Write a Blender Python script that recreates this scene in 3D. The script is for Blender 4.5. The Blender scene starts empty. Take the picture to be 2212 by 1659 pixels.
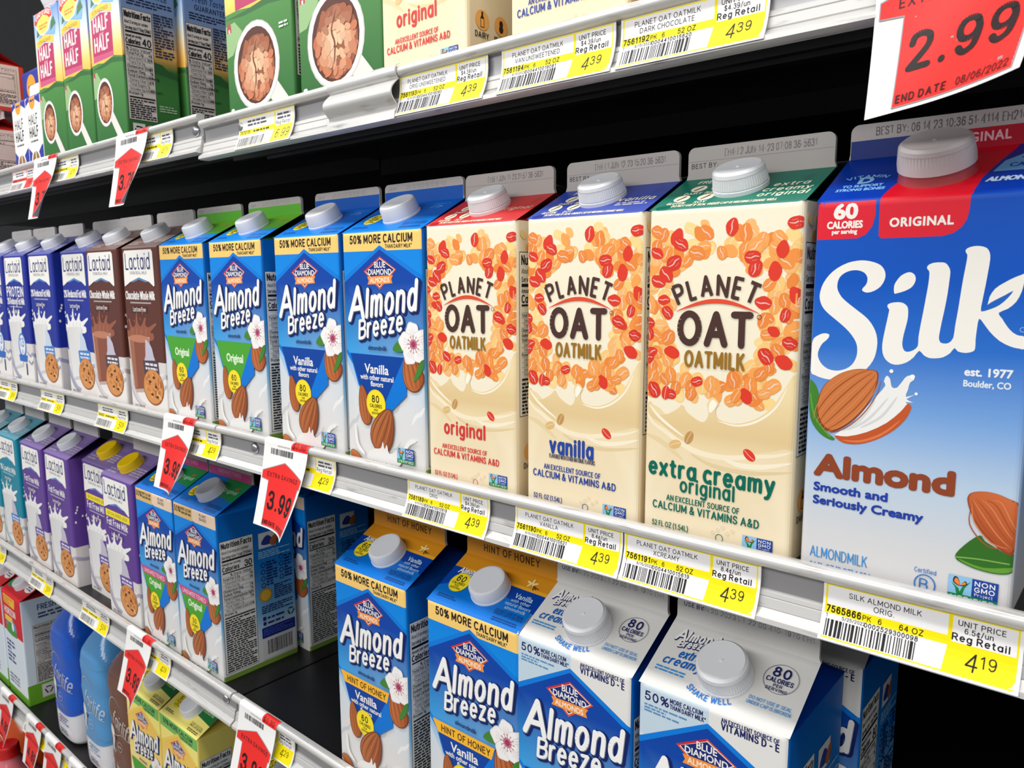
import bpy, math, random
from math import sin, cos, pi, radians, sqrt, hypot
from mathutils import Vector, Matrix
from mathutils.geometry import tessellate_polygon

# ------------------------------------------------------------------ camera, world, lights, exposure
SC = bpy.context.scene
COL = SC.collection
Z0 = 1.45                      # height of the lens above the floor; all z below are given from the lens
DF = 0.396                     # distance of the front faces of the cartons from the lens plane
FPX = 1650.0
def _n(v):
    l = sqrt(sum(a*a for a in v)); return [a/l for a in v]
_vx = (-1954.0, -218.5, FPX); _b = 12000.0
_vz = ((FPX*FPX-218.5*_b)/1954.0, _b, FPX)
_X = [-a for a in _n(_vx)]; _Z = [-a for a in _n(_vz)]
_Y = [_Z[1]*_X[2]-_Z[2]*_X[1], _Z[2]*_X[0]-_Z[0]*_X[2], _Z[0]*_X[1]-_Z[1]*_X[0]]
cam = bpy.data.cameras.new('camera'); cam_ob = bpy.data.objects.new('camera', cam); COL.objects.link(cam_ob)
right = Vector((_X[0], _Y[0], _Z[0])); down = Vector((_X[1], _Y[1], _Z[1])); fwd = Vector((_X[2], _Y[2], _Z[2]))
cam_ob.matrix_world = Matrix(((right.x, -down.x, -fwd.x, 0), (right.y, -down.y, -fwd.y, 0), (right.z, -down.z, -fwd.z, Z0), (0, 0, 0, 1)))
cam.sensor_width = 36.0; cam.lens = 36.0*FPX/2212.0; cam.clip_start = 0.01; cam.clip_end = 60
cam.dof.use_dof = True; cam.dof.focus_distance = 0.50; cam.dof.aperture_fstop = 26.0
SC.camera = cam_ob

world = bpy.data.worlds.new('store_air'); SC.world = world; world.use_nodes = True
bg = world.node_tree.nodes['Background']; bg.inputs[0].default_value = (0.93, 0.96, 1.0, 1); bg.inputs[1].default_value = 0.36

def area_light(name, loc, sx, sy, power, aim, color=(1, 1, 1)):
    l = bpy.data.lights.new(name, 'AREA'); l.shape = 'RECTANGLE'; l.size = sx; l.size_y = sy; l.energy = power; l.color = color
    o = bpy.data.objects.new(name, l); COL.objects.link(o); o.location = (loc[0], loc[1], loc[2]+Z0)
    d = Vector(aim)-Vector(loc); o.rotation_euler = d.to_track_quat('-Z', 'X').to_euler()
    # keep the long side along the aisle
    zax = -d.normalized(); xax = Vector((1, 0, 0)); yax = zax.cross(xax).normalized(); xax = yax.cross(zax)
    o.rotation_euler = Matrix((xax, yax, zax)).transposed().to_euler()
    return o
area_light('canopy_light', (-0.9, -0.02, 0.95), 3.6, 0.12, 23.0, (-0.9, 0.40, -0.25), (1, 0.985, 0.96))
area_light('aisle_ceiling_light', (-0.7, -1.50, 1.05), 4.0, 0.40, 40.0, (-0.7, 0.40, -0.35), (1, 0.99, 0.97))

vs = SC.view_settings; vs.view_transform = 'Standard'; vs.look = 'None'; vs.gamma = 1.0; vs.use_curve_mapping = False
vs.exposure = -0.06

# ------------------------------------------------------------------ colour and materials
def C(r, g, b):
    f = lambda c: (c/255/12.92) if c/255 <= 0.04045 else ((c/255+0.055)/1.055)**2.4
    return (f(r), f(g), f(b))
def mix(a, b, t): return tuple(x+(y-x)*t for x, y in zip(a, b))
def grad(stops):
    st = sorted((v, c) for v, c in stops)
    def f(u, v):
        if v <= st[0][0]: return st[0][1]
        for (v0, c0), (v1, c1) in zip(st, st[1:]):
            if v <= v1: return mix(c0, c1, (v-v0)/(v1-v0))
        return st[-1][1]
    return f
def gradu(stops):
    g = grad(stops); return lambda u, v: g(v, u)
WHITE = C(240, 237, 232); PAPER = C(235, 233, 230); BLACK = C(22, 20, 22); GREYC = C(178, 172, 168)

def principled(name, color, rough, metal=0.0, **kw):
    m = bpy.data.materials.new(name); m.use_nodes = True
    b = m.node_tree.nodes['Principled BSDF']
    b.inputs['Base Color'].default_value = (*color, 1); b.inputs['Roughness'].default_value = rough; b.inputs['Metallic'].default_value = metal
    for k, v in kw.items(): b.inputs[k.replace('_', ' ')].default_value = v
    return m
def noise_bump(m, scale, strength, dist=0.0004):
    nt = m.node_tree; b = nt.nodes['Principled BSDF']
    n = nt.nodes.new('ShaderNodeTexNoise'); n.inputs['Scale'].default_value = scale; n.inputs['Detail'].default_value = 4
    tc = nt.nodes.new('ShaderNodeTexCoord'); nt.links.new(tc.outputs['Object'], n.inputs['Vector'])
    bp = nt.nodes.new('ShaderNodeBump'); bp.inputs['Strength'].default_value = strength; bp.inputs['Distance'].default_value = dist
    nt.links.new(n.outputs['Fac'], bp.inputs['Height']); nt.links.new(bp.outputs['Normal'], b.inputs['Normal'])
    return n
def noise_color(m, scale, c0, c1, lo=0.4, hi=0.6, stretch=(1, 1, 1)):
    nt = m.node_tree; b = nt.nodes['Principled BSDF']
    n = nt.nodes.new('ShaderNodeTexNoise'); n.inputs['Scale'].default_value = scale; n.inputs['Detail'].default_value = 5
    tc = nt.nodes.new('ShaderNodeTexCoord'); mp = nt.nodes.new('ShaderNodeMapping'); mp.inputs['Scale'].default_value = stretch
    nt.links.new(tc.outputs['Object'], mp.inputs['Vector']); nt.links.new(mp.outputs['Vector'], n.inputs['Vector'])
    r = nt.nodes.new('ShaderNodeValToRGB'); r.color_ramp.elements[0].position = lo; r.color_ramp.elements[1].position = hi
    r.color_ramp.elements[0].color = (*c0, 1); r.color_ramp.elements[1].color = (*c1, 1)
    nt.links.new(n.outputs['Fac'], r.inputs['Fac']); nt.links.new(r.outputs['Color'], b.inputs['Base Color'])
def ink_material(name, rough, bump=0.0, scale=900, spec=0.28):
    m = principled(name, (1, 1, 1), rough, Specular_IOR_Level=spec)
    nt = m.node_tree; a = nt.nodes.new('ShaderNodeAttribute'); a.attribute_name = 'ink'
    nt.links.new(a.outputs['Color'], nt.nodes['Principled BSDF'].inputs['Base Color'])
    if bump: noise_bump(m, scale, bump)
    return m
M_CARTON = ink_material('printed_carton_board', 0.42, 0.08, 220)
M_PAPER = ink_material('printed_label_paper', 0.45)
M_SLEEVE = ink_material('glossy_printed_sleeve', 0.12, spec=0.5)
M_CAP = principled('white_cap_plastic', C(226, 228, 234), 0.30)
M_CAPRIB = principled('ribbed_white_cap_plastic', C(232, 233, 236), 0.34)
M_CAPCLEAR = principled('translucent_white_cap_plastic', C(236, 226, 226), 0.42, Transmission_Weight=0.25)
M_COLLAR = principled('clear_plastic_collar', C(255, 120, 125), 0.25, Transmission_Weight=0.65)
M_CAPYEL = principled('yellow_cap_plastic', C(236, 196, 0), 0.32)
M_CAPRED = principled('red_cap_plastic', C(222, 30, 34), 0.35)
M_RAIL = principled('satin_white_price_rail', C(206, 204, 202), 0.30, 0.25)
noise_color(M_RAIL, 70, C(160, 156, 152), C(212, 210, 207), 0.24, 0.40, (0.5, 3, 3))
M_CHAN = principled('shaded_label_channel', C(160, 158, 160), 0.36, 0.25)  # rail colour darkened in the recess: shade under the nosing put into the grey
M_DECK = principled('black_shelf_deck', C(26, 27, 30), 0.34)
noise_color(M_DECK, 22, C(20, 21, 24), C(38, 38, 42), 0.4, 0.75)
M_UNDER = principled('black_shelf_underside', C(14, 13, 15), 0.38)
M_STEEL = principled('steel_screw', C(190, 190, 192), 0.25, 1.0)
M_WALL = principled('black_case_back', C(8, 8, 9), 0.6)
noise_bump(M_WALL, 8, 0.2, 0.01)
M_FLOOR = principled('store_floor_tile', C(170, 165, 158), 0.4)
noise_color(M_FLOOR, 6, C(160, 155, 148), C(178, 174, 166))

# ------------------------------------------------------------------ meshes with one ink colour per vertex
class MB:
    def __init__(s): s.v = []; s.f = []; s.c = []
    def poly(s, pts, cols):
        k = len(s.v); s.v.extend(pts); s.f.append(tuple(range(k, k+len(pts))))
        if cols and isinstance(cols[0], tuple): s.c.extend(cols)
        else: s.c.extend([cols]*len(pts))
    def mesh(s, name, mat, smooth=False):
        m = bpy.data.meshes.new(name); m.from_pydata(s.v, [], s.f)
        a = m.color_attributes.new('ink', 'FLOAT_COLOR', 'POINT')
        buf = []
        for c in s.c: buf.extend((c[0], c[1], c[2], 1.0))
        a.data.foreach_set('color', buf)
        m.materials.append(mat); m.update()
        if smooth:
            for p in m.polygons: p.use_smooth = True
        return m
def _cut(poly, ax, val):
    lo, hi = [], []
    n = len(poly)
    for i in range(n):
        a, b = poly[i], poly[(i+1) % n]
        da, db = a[ax]-val, b[ax]-val
        if da <= 0: lo.append(a)
        if da >= 0: hi.append(a)
        if da*db < 0:
            t = da/(da-db); p = (a[0]+(b[0]-a[0])*t, a[1]+(b[1]-a[1])*t); lo.append(p); hi.append(p)
    return lo, hi
def split(poly, us, vs_, box):
    out = [poly]
    for ax, lines in ((0, us), (1, vs_)):
        for val in lines:
            nx = []
            for p in out:
                c = [q[ax] for q in p]
                if min(c) >= val-1e-6 or max(c) <= val+1e-6: nx.append(p); continue
                lo, hi = _cut(p, ax, val)
                if len(lo) > 2: nx.append(lo)
                if len(hi) > 2: nx.append(hi)
            out = nx
    if box:
        res = []
        for p in out:
            cu = sum(q[0] for q in p)/len(p); cv = sum(q[1] for q in p)/len(p)
            if box[0] <= cu <= box[1] and box[2] <= cv <= box[3]: res.append(p)
        out = res
    return out
def catmull(pts, closed=False, n=6):
    P = list(pts); m = len(P)
    if m < 3: return P
    out = []
    rng = range(m) if closed else range(m-1)
    for i in rng:
        p0 = P[(i-1) % m] if (closed or i > 0) else P[0]
        p1 = P[i]; p2 = P[(i+1) % m]
        p3 = P[(i+2) % m] if (closed or i+2 < m) else P[-1]
        for k in range(n):
            t = k/n; t2 = t*t; t3 = t2*t
            out.append(tuple(0.5*(2*p1[j]+(p2[j]-p0[j])*t+(2*p0[j]-5*p1[j]+4*p2[j]-p3[j])*t2+(3*p1[j]-p0[j]-3*p2[j]+p3[j])*t3) for j in (0, 1)))
    if not closed: out.append(P[-1])
    return out

# ------------------------------------------------------------------ single-stroke alphabet (cap height 10)
def _e(cx, cy, rx, ry, a0=0, a1=360, n=16):
    return [(cx+rx*cos(radians(a0+(a1-a0)*i/n)), cy+ry*sin(radians(a0+(a1-a0)*i/n))) for i in range(n+1)]
def _p(s):
    sm = s.startswith('~'); q = [float(x) for x in s.strip('~').split()]
    pts = list(zip(q[::2], q[1::2])); return catmull(pts, False, 4) if sm else pts
def _g(w, *st): return (w, [_p(s) if isinstance(s, str) else s for s in st])
GL = {
'A': _g(8, '0 0 4 10 8 0', '1.4 3.3 6.6 3.3'), 'B': _g(6.6, '0 0 0 10', '~0 10 3.4 10 5.6 9.2 6 7.6 5.4 6 3.4 5.3 0 5.3', '~0 5.3 3.8 5.3 6 4.4 6.5 2.7 6 1 3.8 0 0 0'),
'C': _g(7.2, _e(4.2, 5, 4.2, 5, 48, 312)), 'D': _g(7.4, '0 0 0 10', '~0 10 3 10 5.9 8.7 7.3 5 5.9 1.3 3 0 0 0'),
'E': _g(5.4, '5.4 10 0 10 0 0 5.4 0', '0 5.2 4.8 5.2'), 'F': _g(5.2, '5.2 10 0 10 0 0', '0 5.2 4.5 5.2'),
'G': _g(7.8, _e(4.3, 5, 4.3, 5, 48, 318), '4.6 4.5 7.7 4.5 7.7 1.5'), 'H': _g(7, '0 0 0 10', '7 0 7 10', '0 5.2 7 5.2'), 'I': _g(0.6, '.3 0 .3 10'),
'J': _g(4.6, '~4.6 10 4.6 3 3.9 .7 2.2 0 .6 .6 0 2.2'), 'K': _g(6.8, '0 0 0 10', '6.4 10 0 4', '2.4 6 6.8 0'), 'L': _g(5, '0 10 0 0 5 0'),
'M': _g(8.6, '0 0 0 10 4.3 2 8.6 10 8.6 0'), 'N': _g(7.2, '0 0 0 10 7.2 0 7.2 10'), 'O': _g(8.8, _e(4.4, 5, 4.4, 5, 0, 360, 22)),
'P': _g(6.3, '0 0 0 10', '~0 10 3.6 10 5.8 9.2 6.3 7.4 5.8 5.6 3.6 4.8 0 4.8'), 'Q': _g(8.8, _e(4.4, 5, 4.4, 5), '5.4 2.6 8.4 -.6'),
'R': _g(6.7, '0 0 0 10', '~0 10 3.6 10 5.8 9.2 6.3 7.4 5.8 5.6 3.6 4.8 0 4.8', '3.3 4.8 6.7 0'),
'S': _g(6.4, '~6 8.2 5 9.6 3.1 10 1.1 9.3 .4 7.5 1.2 5.9 3.2 5.1 5.3 4.2 6.3 2.6 5.6 .8 3.3 0 1.1 .5 0 2.2'), 'T': _g(7, '0 10 7 10', '3.5 10 3.5 0'),
'U': _g(7, '~0 10 0 6 0 3.4 .9 1 3.5 0 6.1 1 7 3.4 7 6 7 10'), 'V': _g(7.6, '0 10 3.8 0 7.6 10'), 'W': _g(11, '0 10 2.7 0 5.5 9 8.3 0 11 10'),
'X': _g(7, '0 10 7 0', '0 0 7 10'), 'Y': _g(7.2, '0 10 3.6 4.6 7.2 10', '3.6 4.6 3.6 0'), 'Z': _g(6.6, '0 10 6.6 10 0 0 6.6 0'),
'0': _g(6, _e(3, 5, 3, 5, 0, 360, 20)), '1': _g(3.6, '.4 8 2.8 10 2.8 0'), '2': _g(5.9, '~.2 7.4 .8 9.3 3 10 5.2 9.2 5.7 7.3 5 5.4 2.5 2.6 0 0', '0 0 5.9 0'),
'3': _g(5.9, '~.3 8.2 1.4 9.7 3 10 5 9.2 5.4 7.5 4.6 5.8 2.6 5.3', '~2.6 5.3 4.9 4.8 5.9 2.8 5.2 .9 3 0 1 .4 0 2.2'), '4': _g(6.2, '4.5 0 4.5 10 0 3 6.2 3'),
'5': _g(5.8, '5.4 10 1 10 .5 5.4', '~.5 5.4 1.6 6.2 3 6.4 5.1 5.4 5.8 3.2 5 .9 2.8 0 .9 .5 0 2.2'), '6': _g(5.8, '~5.4 8.4 4.4 9.7 3 10 1 8.6 .2 5 .3 2.6 1.2 .6 3 0 5 .8 5.8 3.1 5 5.4 3 6.1 1.1 5.2 .25 3.4'),
'7': _g(5.8, '0 10 5.8 10 2 0'), '8': _g(6, _e(3, 7.6, 2.4, 2.4), _e(3, 2.65, 3, 2.65)), '9': _g(5.8, '~.4 1.6 1.4 .3 2.8 0 4.8 1.4 5.6 5 5.5 7.4 4.6 9.4 2.8 10 .8 9.2 0 6.9 .8 4.6 2.8 3.9 4.7 4.8 5.55 6.6'),
'a': _g(5.8, _e(2.9, 3.5, 2.9, 3.5), '5.8 7 5.8 0'), 'b': _g(5.8, _e(2.9, 3.5, 2.9, 3.5), '0 10 0 0'), 'c': _g(5, _e(3, 3.5, 3, 3.5, 48, 312)), 'd': _g(5.8, _e(2.9, 3.5, 2.9, 3.5), '5.8 10 5.8 0'),
'e': _g(5.8, '.1 3.6 5.8 3.6', _e(2.95, 3.5, 2.9, 3.5, 2, 312)), 'f': _g(3.6, '~4 9.6 2.9 10 1.7 9 1.5 7.5 1.5 3 1.5 0', '0 6.8 3.6 6.8'), 'g': _g(5.8, _e(2.9, 3.5, 2.9, 3.5), '~5.8 7 5.8 3 5.8 -.5 5 -2.5 3 -3 .8 -2.4'),
'h': _g(5.4, '0 0 0 10', '~0 4.6 1 6.4 3 7 4.9 6.3 5.4 4.4 5.4 2 5.4 0'), 'i': _g(0.6, '.3 0 .3 7', '.3 9.2 .3 9.6'), 'j': _g(1.6, '~1.3 7 1.3 0 1 -2.4 -.6 -3', '1.3 9.2 1.3 9.6'),
'k': _g(5.2, '0 0 0 10', '4.8 7 0 2.8', '1.8 4.2 5.2 0'), 'l': _g(0.6, '.3 0 .3 10'), 'm': _g(8.6, '0 0 0 7', '~0 4.8 .9 6.5 2.4 7 3.9 6.4 4.3 4.6 4.3 2 4.3 0', '~4.3 4.8 5.2 6.5 6.7 7 8.2 6.4 8.6 4.6 8.6 2 8.6 0'),
'n': _g(5.4, '0 0 0 7', '~0 4.6 1 6.4 3 7 4.9 6.3 5.4 4.4 5.4 2 5.4 0'), 'o': _g(6, _e(3, 3.5, 3, 3.5, 0, 360, 18)), 'p': _g(5.8, _e(2.9, 3.5, 2.9, 3.5), '0 7 0 -3'), 'q': _g(5.8, _e(2.9, 3.5, 2.9, 3.5), '5.8 7 5.8 -3'),
'r': _g(3.3, '0 0 0 7', '~0 4.6 .9 6.3 2.2 7 3.3 6.9'), 's': _g(4.8, '~4.5 5.7 3.7 6.8 2.3 7 .8 6.5 .4 5.2 1.2 4.1 2.6 3.6 4.2 2.9 4.7 1.7 4 .4 2.4 0 .8 .3 0 1.5'), 't': _g(3.4, '~1.4 9.2 1.4 5 1.4 1.6 2 .3 3.4 0', '0 6.9 3.3 6.9'),
'u': _g(5.4, '~0 7 0 4.5 0 2.6 .5 .7 2.4 0 4.4 .6 5.4 2.4', '5.4 7 5.4 0'), 'v': _g(5.6, '0 7 2.8 0 5.6 7'), 'w': _g(8.4, '0 7 2.1 0 4.2 6.4 6.3 0 8.4 7'), 'x': _g(5.2, '0 7 5.2 0', '0 0 5.2 7'),
'y': _g(5.6, '0 7 2.9 .2', '~5.6 7 3.6 1.6 2.3 -1.6 1.3 -2.8 0 -3'), 'z': _g(4.8, '0 7 4.8 7 0 0 4.8 0'),
'&': _g(7.4, '~7.2 0 4.6 3 2.2 6 1.4 8 2.2 9.6 3.6 10 4.8 9 4.6 7.2 2.8 5.4 .6 3.6 0 2 .8 .5 2.8 0 5 .8 6.4 2.6 7 4.4'), '%': _g(9, _e(1.9, 7.8, 1.9, 2.2), _e(7.1, 2.2, 1.9, 2.2), '7.6 10 1.4 0'),
'.': _g(0.8, '.4 0 .4 .3'), ',': _g(0.8, '.5 .4 0 -1.6'), ':': _g(0.8, '.4 0 .4 .3', '.4 5.4 .4 5.7'), '-': _g(3.4, '0 4 3.4 4'), '/': _g(3.8, '0 -.6 3.8 10.4'), '$': _g(6.4, '~6 8.2 5 9.6 3.1 10 1.1 9.3 .4 7.5 1.2 5.9 3.2 5.1 5.3 4.2 6.3 2.6 5.6 .8 3.3 0 1.1 .5 0 2.2', '3.2 11.2 3.2 -1.2'),
'c|': _g(5, _e(3, 3.5, 3, 3.5, 48, 312), '3 8.6 3 -1.4'), '|': _g(.6, '.3 -1 .3 10.5'), '(': _g(2.2, '~2.2 11 .6 8 0 4.6 .6 1.2 2.2 -2'), ')': _g(2.2, '~0 11 1.6 8 2.2 4.6 1.6 1.2 0 -2'), "'": _g(.6, '.3 10 .3 7.6'), '*': _g(3, '0 8 3 9.6', '0 9.6 3 8', '1.5 10.2 1.5 7.4'), '!': _g(.6, '.3 10 .3 3', '.3 .3 .3 0'),
}
_FC = {}
def serif_glyph(ch):
    """triangles and advance of one letter of Blender's own built-in typeface"""
    if ch in _FC: return _FC[ch]
    def mk(t):
        c = bpy.data.curves.new('letters', 'FONT'); c.body = t; c.fill_mode = 'FRONT'; c.resolution_u = 3
        o = bpy.data.objects.new('letters', c); m = bpy.data.meshes.new_from_object(o)
        v = [(q.co.x, q.co.y) for q in m.vertices]; f = [tuple(p.vertices) for p in m.polygons]
        bpy.data.objects.remove(o); bpy.data.curves.remove(c); bpy.data.meshes.remove(m); return v, f
    v, f = mk(ch); a = max(x for x, y in mk(ch+'|')[0])-max(x for x, y in mk('|')[0])
    _FC[ch] = (v, f, a); return _FC[ch]

EPS = 0.0009     # mm between two printed layers
class Art:
    """flat printed artwork in millimetres, painted bottom to top"""
    def __init__(s): s.items = []; s.k = 1; s.n = 0
    def up(s, by=4): s.k += by
    mod = 0; gain = 1.0
    def tri(s, p, col):
        if s.mod: s.n += 1; s.items.append((p, col, s.k+s.n % s.mod))
        else: s.items.append((p, col, s.k))
    def poly(s, pts, col, smooth=0):
        if smooth: pts = catmull(pts, True, smooth)
        for t in tessellate_polygon([[Vector((a, b, 0)) for a, b in pts]]): s.tri([tuple(pts[i]) for i in t], col)
        s.up()
    def rect(s, u0, v0, u1, v1, col): s.tri([(u0, v0), (u1, v0), (u1, v1), (u0, v1)], col); s.up()
    def rrect(s, u0, v0, u1, v1, r, col):
        pts = []
        for cx, cy, a in ((u1-r, v1-r, 0), (u0+r, v1-r, 90), (u0+r, v0+r, 180), (u1-r, v0+r, 270)):
            pts += [(cx+r*cos(radians(a+k*22.5)), cy+r*sin(radians(a+k*22.5))) for k in range(5)]
        s.tri(pts, col); s.up()
    def ell(s, cx, cy, rx, ry, col, rot=0, n=26):
        ca, sa = cos(radians(rot)), sin(radians(rot)); pts = []
        for i in range(n):
            x, y = rx*cos(2*pi*i/n), ry*sin(2*pi*i/n); pts.append((cx+x*ca-y*sa, cy+x*sa+y*ca))
        s.tri(pts, col); s.up()
    def ring(s, cx, cy, rx, ry, w, col, n=30):
        s.stroke([(cx+rx*cos(2*pi*i/n), cy+ry*sin(2*pi*i/n)) for i in range(n+1)], w, col)
    def stroke(s, pts, w, col, smooth=0, taper=False, caps=True, closed=False, up=True):
        if smooth: pts = catmull(pts, closed, smooth)
        n = len(pts); h = w/2; own = not s.mod
        if own: s.mod = 7
        for i in range(n-1):
            (x0, y0), (x1, y1) = pts[i], pts[i+1]
            l = hypot(x1-x0, y1-y0)
            if l < 1e-6: continue
            h0 = h*(sin(pi*i/(n-1))**0.6 if taper else 1); h1 = h*(sin(pi*(i+1)/(n-1))**0.6 if taper else 1)
            nx, ny = -(y1-y0)/l, (x1-x0)/l
            s.tri([(x0-nx*h0, y0-ny*h0), (x1-nx*h1, y1-ny*h1), (x1+nx*h1, y1+ny*h1), (x0+nx*h0, y0+ny*h0)], col)
        if not taper:
            for i in range(n):
                if 0 < i < n-1:
                    a = (pts[i][0]-pts[i-1][0], pts[i][1]-pts[i-1][1]); b = (pts[i+1][0]-pts[i][0], pts[i+1][1]-pts[i][1])
                    la, lb = hypot(*a), hypot(*b)
                    if la*lb < 1e-9 or (a[0]*b[0]+a[1]*b[1])/(la*lb) > 0.97: continue
                elif not caps: continue
                s.tri([(pts[i][0]+h*cos(k*pi/4), pts[i][1]+h*sin(k*pi/4)) for k in range(8)], col)
        if own: s.mod = 0
        if up: s.up(8)
    def text(s, txt, x, y, h, col, w=0.13, xs=1.0, sh=0.0, rot=0.0, align='l', tr=2.0, arc=None, wid=None, dots=0, halo=None, caps=True, low=1.0):
        """stroke lettering; h cap height, w weight / height, xs condense, sh slant, arc radius of a bowed baseline, wid fits the width"""
        chs = []
        i = 0
        while i < len(txt):
            ch = txt[i]
            if ch == '\u00a2': ch = 'c|'
            chs.append(ch); i += 1
        k = h/10.0
        def run(xs): return [((4.0 if c == ' ' else GL.get(c, GL['-'])[0]+tr+w*10)*k*xs) for c in chs]
        adv = run(xs)
        if wid: xs = xs*wid/max(1e-6, (sum(adv)-(tr*.8+w*5)*k*xs)); adv = run(xs)
        if halo: passes = [(w+halo[0]/h*2, halo[1]), (w, col)]
        else: passes = [(w, col)]
        ca, sa = cos(radians(rot)), sin(radians(rot))
        tot = sum(adv); md = 9 if h < 5 else 61
        for wt, cc in passes:
            s.mod = md
            px = -(tot/2 if align == 'c' else tot if align == 'r' else 0)
            for c, a in zip(chs, adv):
                if c != ' ':
                    gw, sts = GL.get(c, GL['-']); q = low if c.islower() else 1.0
                    for st in sts:
                        pts = []
                        for gx, gy in st:
                            X = px+(gx+w*5)*k*xs; Y = gy*k*q
                            X += Y*sh
                            if arc:
                                th = X/arc; X2 = (arc+Y)*sin(th); Y2 = (arc+Y)*cos(th)-arc
                                X, Y = X2, Y2
                            pts.append((x+X*ca-Y*sa, y+X*sa+Y*ca))
                        if dots:
                            for i in range(len(pts)-1):
                                (ax, ay), (bx, by) = pts[i], pts[i+1]; l = hypot(bx-ax, by-ay); m = max(1, int(l/dots))
                                for j in range(m):
                                    qx, qy = ax+(bx-ax)*j/m, ay+(by-ay)*j/m; r = h*wt/2
                                    s.tri([(qx-r, qy-r), (qx+r, qy-r), (qx+r, qy+r), (qx-r, qy+r)], cc)
                        else: s.stroke(pts, h*wt, cc, caps=caps, up=False)
                px += a
            s.mod = 0; s.up(md+1)
    def serif(s, txt, x, y, h, col, bold=0.0, xs=1.0, sh=0.0, rot=0.0, align='l', wid=None, tr=0.0, arc=None):
        k = h/0.70
        def run(xs): return [(0.28*k*xs if c == ' ' else (serif_glyph(c)[2]+tr)*k*xs) for c in txt]
        adv = run(xs)
        if wid: xs *= wid/sum(adv); adv = run(xs)
        tot = sum(adv); px = -(tot/2 if align == 'c' else tot if align == 'r' else 0)
        ca, sa = cos(radians(rot)), sin(radians(rot))
        offs = [(0, 0)]+([(bold*cos(a*pi/4), bold*sin(a*pi/4)) for a in range(8)] if bold else [])
        for c, a in zip(txt, adv):
            if c != ' ':
                v, f, _ = serif_glyph(c)
                for lv, (ox, oy) in enumerate(offs):
                    P = []
                    for gx, gy in v:
                        X = px+gx*k*xs+ox; Y = gy*k+oy; X += Y*sh
                        if arc: th = X/arc; X, Y = (arc+Y)*sin(th), (arc+Y)*cos(th)-arc
                        P.append((x+X*ca-Y*sa, y+X*sa+Y*ca))
                    for fc in f: s.items.append(([P[i] for i in fc], col, s.k+lv))
            px += a
        s.up(11)
    def lines(s, u0, v0, u1, v1, n, col, seed=1, fill=0.55):
        """fine print too small to read: short dashes in rows"""
        rnd = random.Random(seed); hgt = (v1-v0)/n
        for i in range(n):
            u = u0; y = v1-(i+0.8)*hgt; e = u1 if rnd.random() < .75 else u0+(u1-u0)*rnd.uniform(.4, .9)
            while u < e:
                w = min(e-u, rnd.uniform(.8, 3.2)*hgt); s.tri([(u, y), (u+w, y), (u+w, y+hgt*fill), (u, y+hgt*fill)], col); u += w+hgt*.4
        s.up()
    def put(s, mb, fmap, us=(), vs_=(), box=None):
        for p, col, k in s.items:
            if box:
                cu = [q[0] for q in p]; cv = [q[1] for q in p]
                if max(cu) < box[0] or min(cu) > box[1] or max(cv) < box[2] or min(cv) > box[3]: continue
            u_, v_ = us, vs_
            if box:
                if min(cu) < box[0] or max(cu) > box[1]: u_ = list(us)+[box[0], box[1]]
                if min(cv) < box[2] or max(cv) > box[3]: v_ = list(vs_)+[box[2], box[3]]
            for q in split(p, u_, v_, box):
                mb.poly([fmap(u, v, k*EPS*s.gain) for u, v in q], [col(u, v) for u, v in q] if callable(col) else col)
        return mb

# ------------------------------------------------------------------ objects
def tag(o, label=None, cat=None, group=None, kind=None):
    if label: o['label'] = label
    if cat: o['category'] = cat
    if group: o['group'] = group
    if kind: o['kind'] = kind
    return o
def thing(name, label, cat, loc=(0, 0, 0), rz=0.0, group=None):
    o = bpy.data.objects.new(name, None); o.empty_display_size = 0.02; COL.objects.link(o)
    o.location = (loc[0], loc[1], loc[2]+Z0); o.rotation_euler = (0, 0, radians(rz)); return tag(o, label, cat, group)
def part(name, mesh, parent, mat4=None, label=None):
    o = bpy.data.objects.new(name, mesh); COL.objects.link(o); o.parent = parent
    if mat4 is not None: o.matrix_local = mat4
    if label: o['label'] = label
    return o
def solo(name, mesh, label=None, cat=None, group=None, kind=None, loc=(0, 0, 0)):
    o = bpy.data.objects.new(name, mesh); COL.objects.link(o); o.location = (loc[0], loc[1], loc[2]+Z0); return tag(o, label, cat, group, kind)
def plain(name, verts, faces, mat, smooth=False):
    m = bpy.data.meshes.new(name); m.from_pydata(verts, [], faces); m.materials.append(mat); m.update()
    if smooth:
        for p in m.polygons: p.use_smooth = True
    return m
def boxes(name, lst, mat):
    v = []; f = []
    for x0, y0, z0, x1, y1, z1 in lst:
        k = len(v); v += [(x0, y0, z0), (x1, y0, z0), (x1, y1, z0), (x0, y1, z0), (x0, y0, z1), (x1, y0, z1), (x1, y1, z1), (x0, y1, z1)]
        f += [(k, k+3, k+2, k+1), (k+4, k+5, k+6, k+7), (k, k+1, k+5, k+4), (k+1, k+2, k+6, k+5), (k+2, k+3, k+7, k+6), (k+3, k, k+4, k+7)]
    return plain(name, v, f, mat)
def lathe(name, prof, seg, mat, rib=None, smooth=True):
    """prof: (radius, z); rib: set of profile indices whose radius alternates to make vertical ribs"""
    v = []; f = []
    for i, (r, z) in enumerate(prof):
        for k in range(seg):
            rr = r-(0.00032 if rib and i in rib and k % 2 else 0)
            a = 2*pi*k/seg; v.append((rr*cos(a), rr*sin(a), z))
    for i in range(len(prof)-1):
        for k in range(seg):
            k2 = (k+1) % seg; f.append((i*seg+k, i*seg+k2, (i+1)*seg+k2, (i+1)*seg+k))
    f.append(tuple(range((len(prof)-1)*seg, len(prof)*seg))); f.append(tuple(reversed(range(seg))))
    m = plain(name, v, f, mat)
    if smooth:
        for p in m.polygons: p.use_smooth = len(p.vertices) == 4
        try: m.set_sharp_from_angle(angle=radians(35))
        except Exception: pass
    return m
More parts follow.
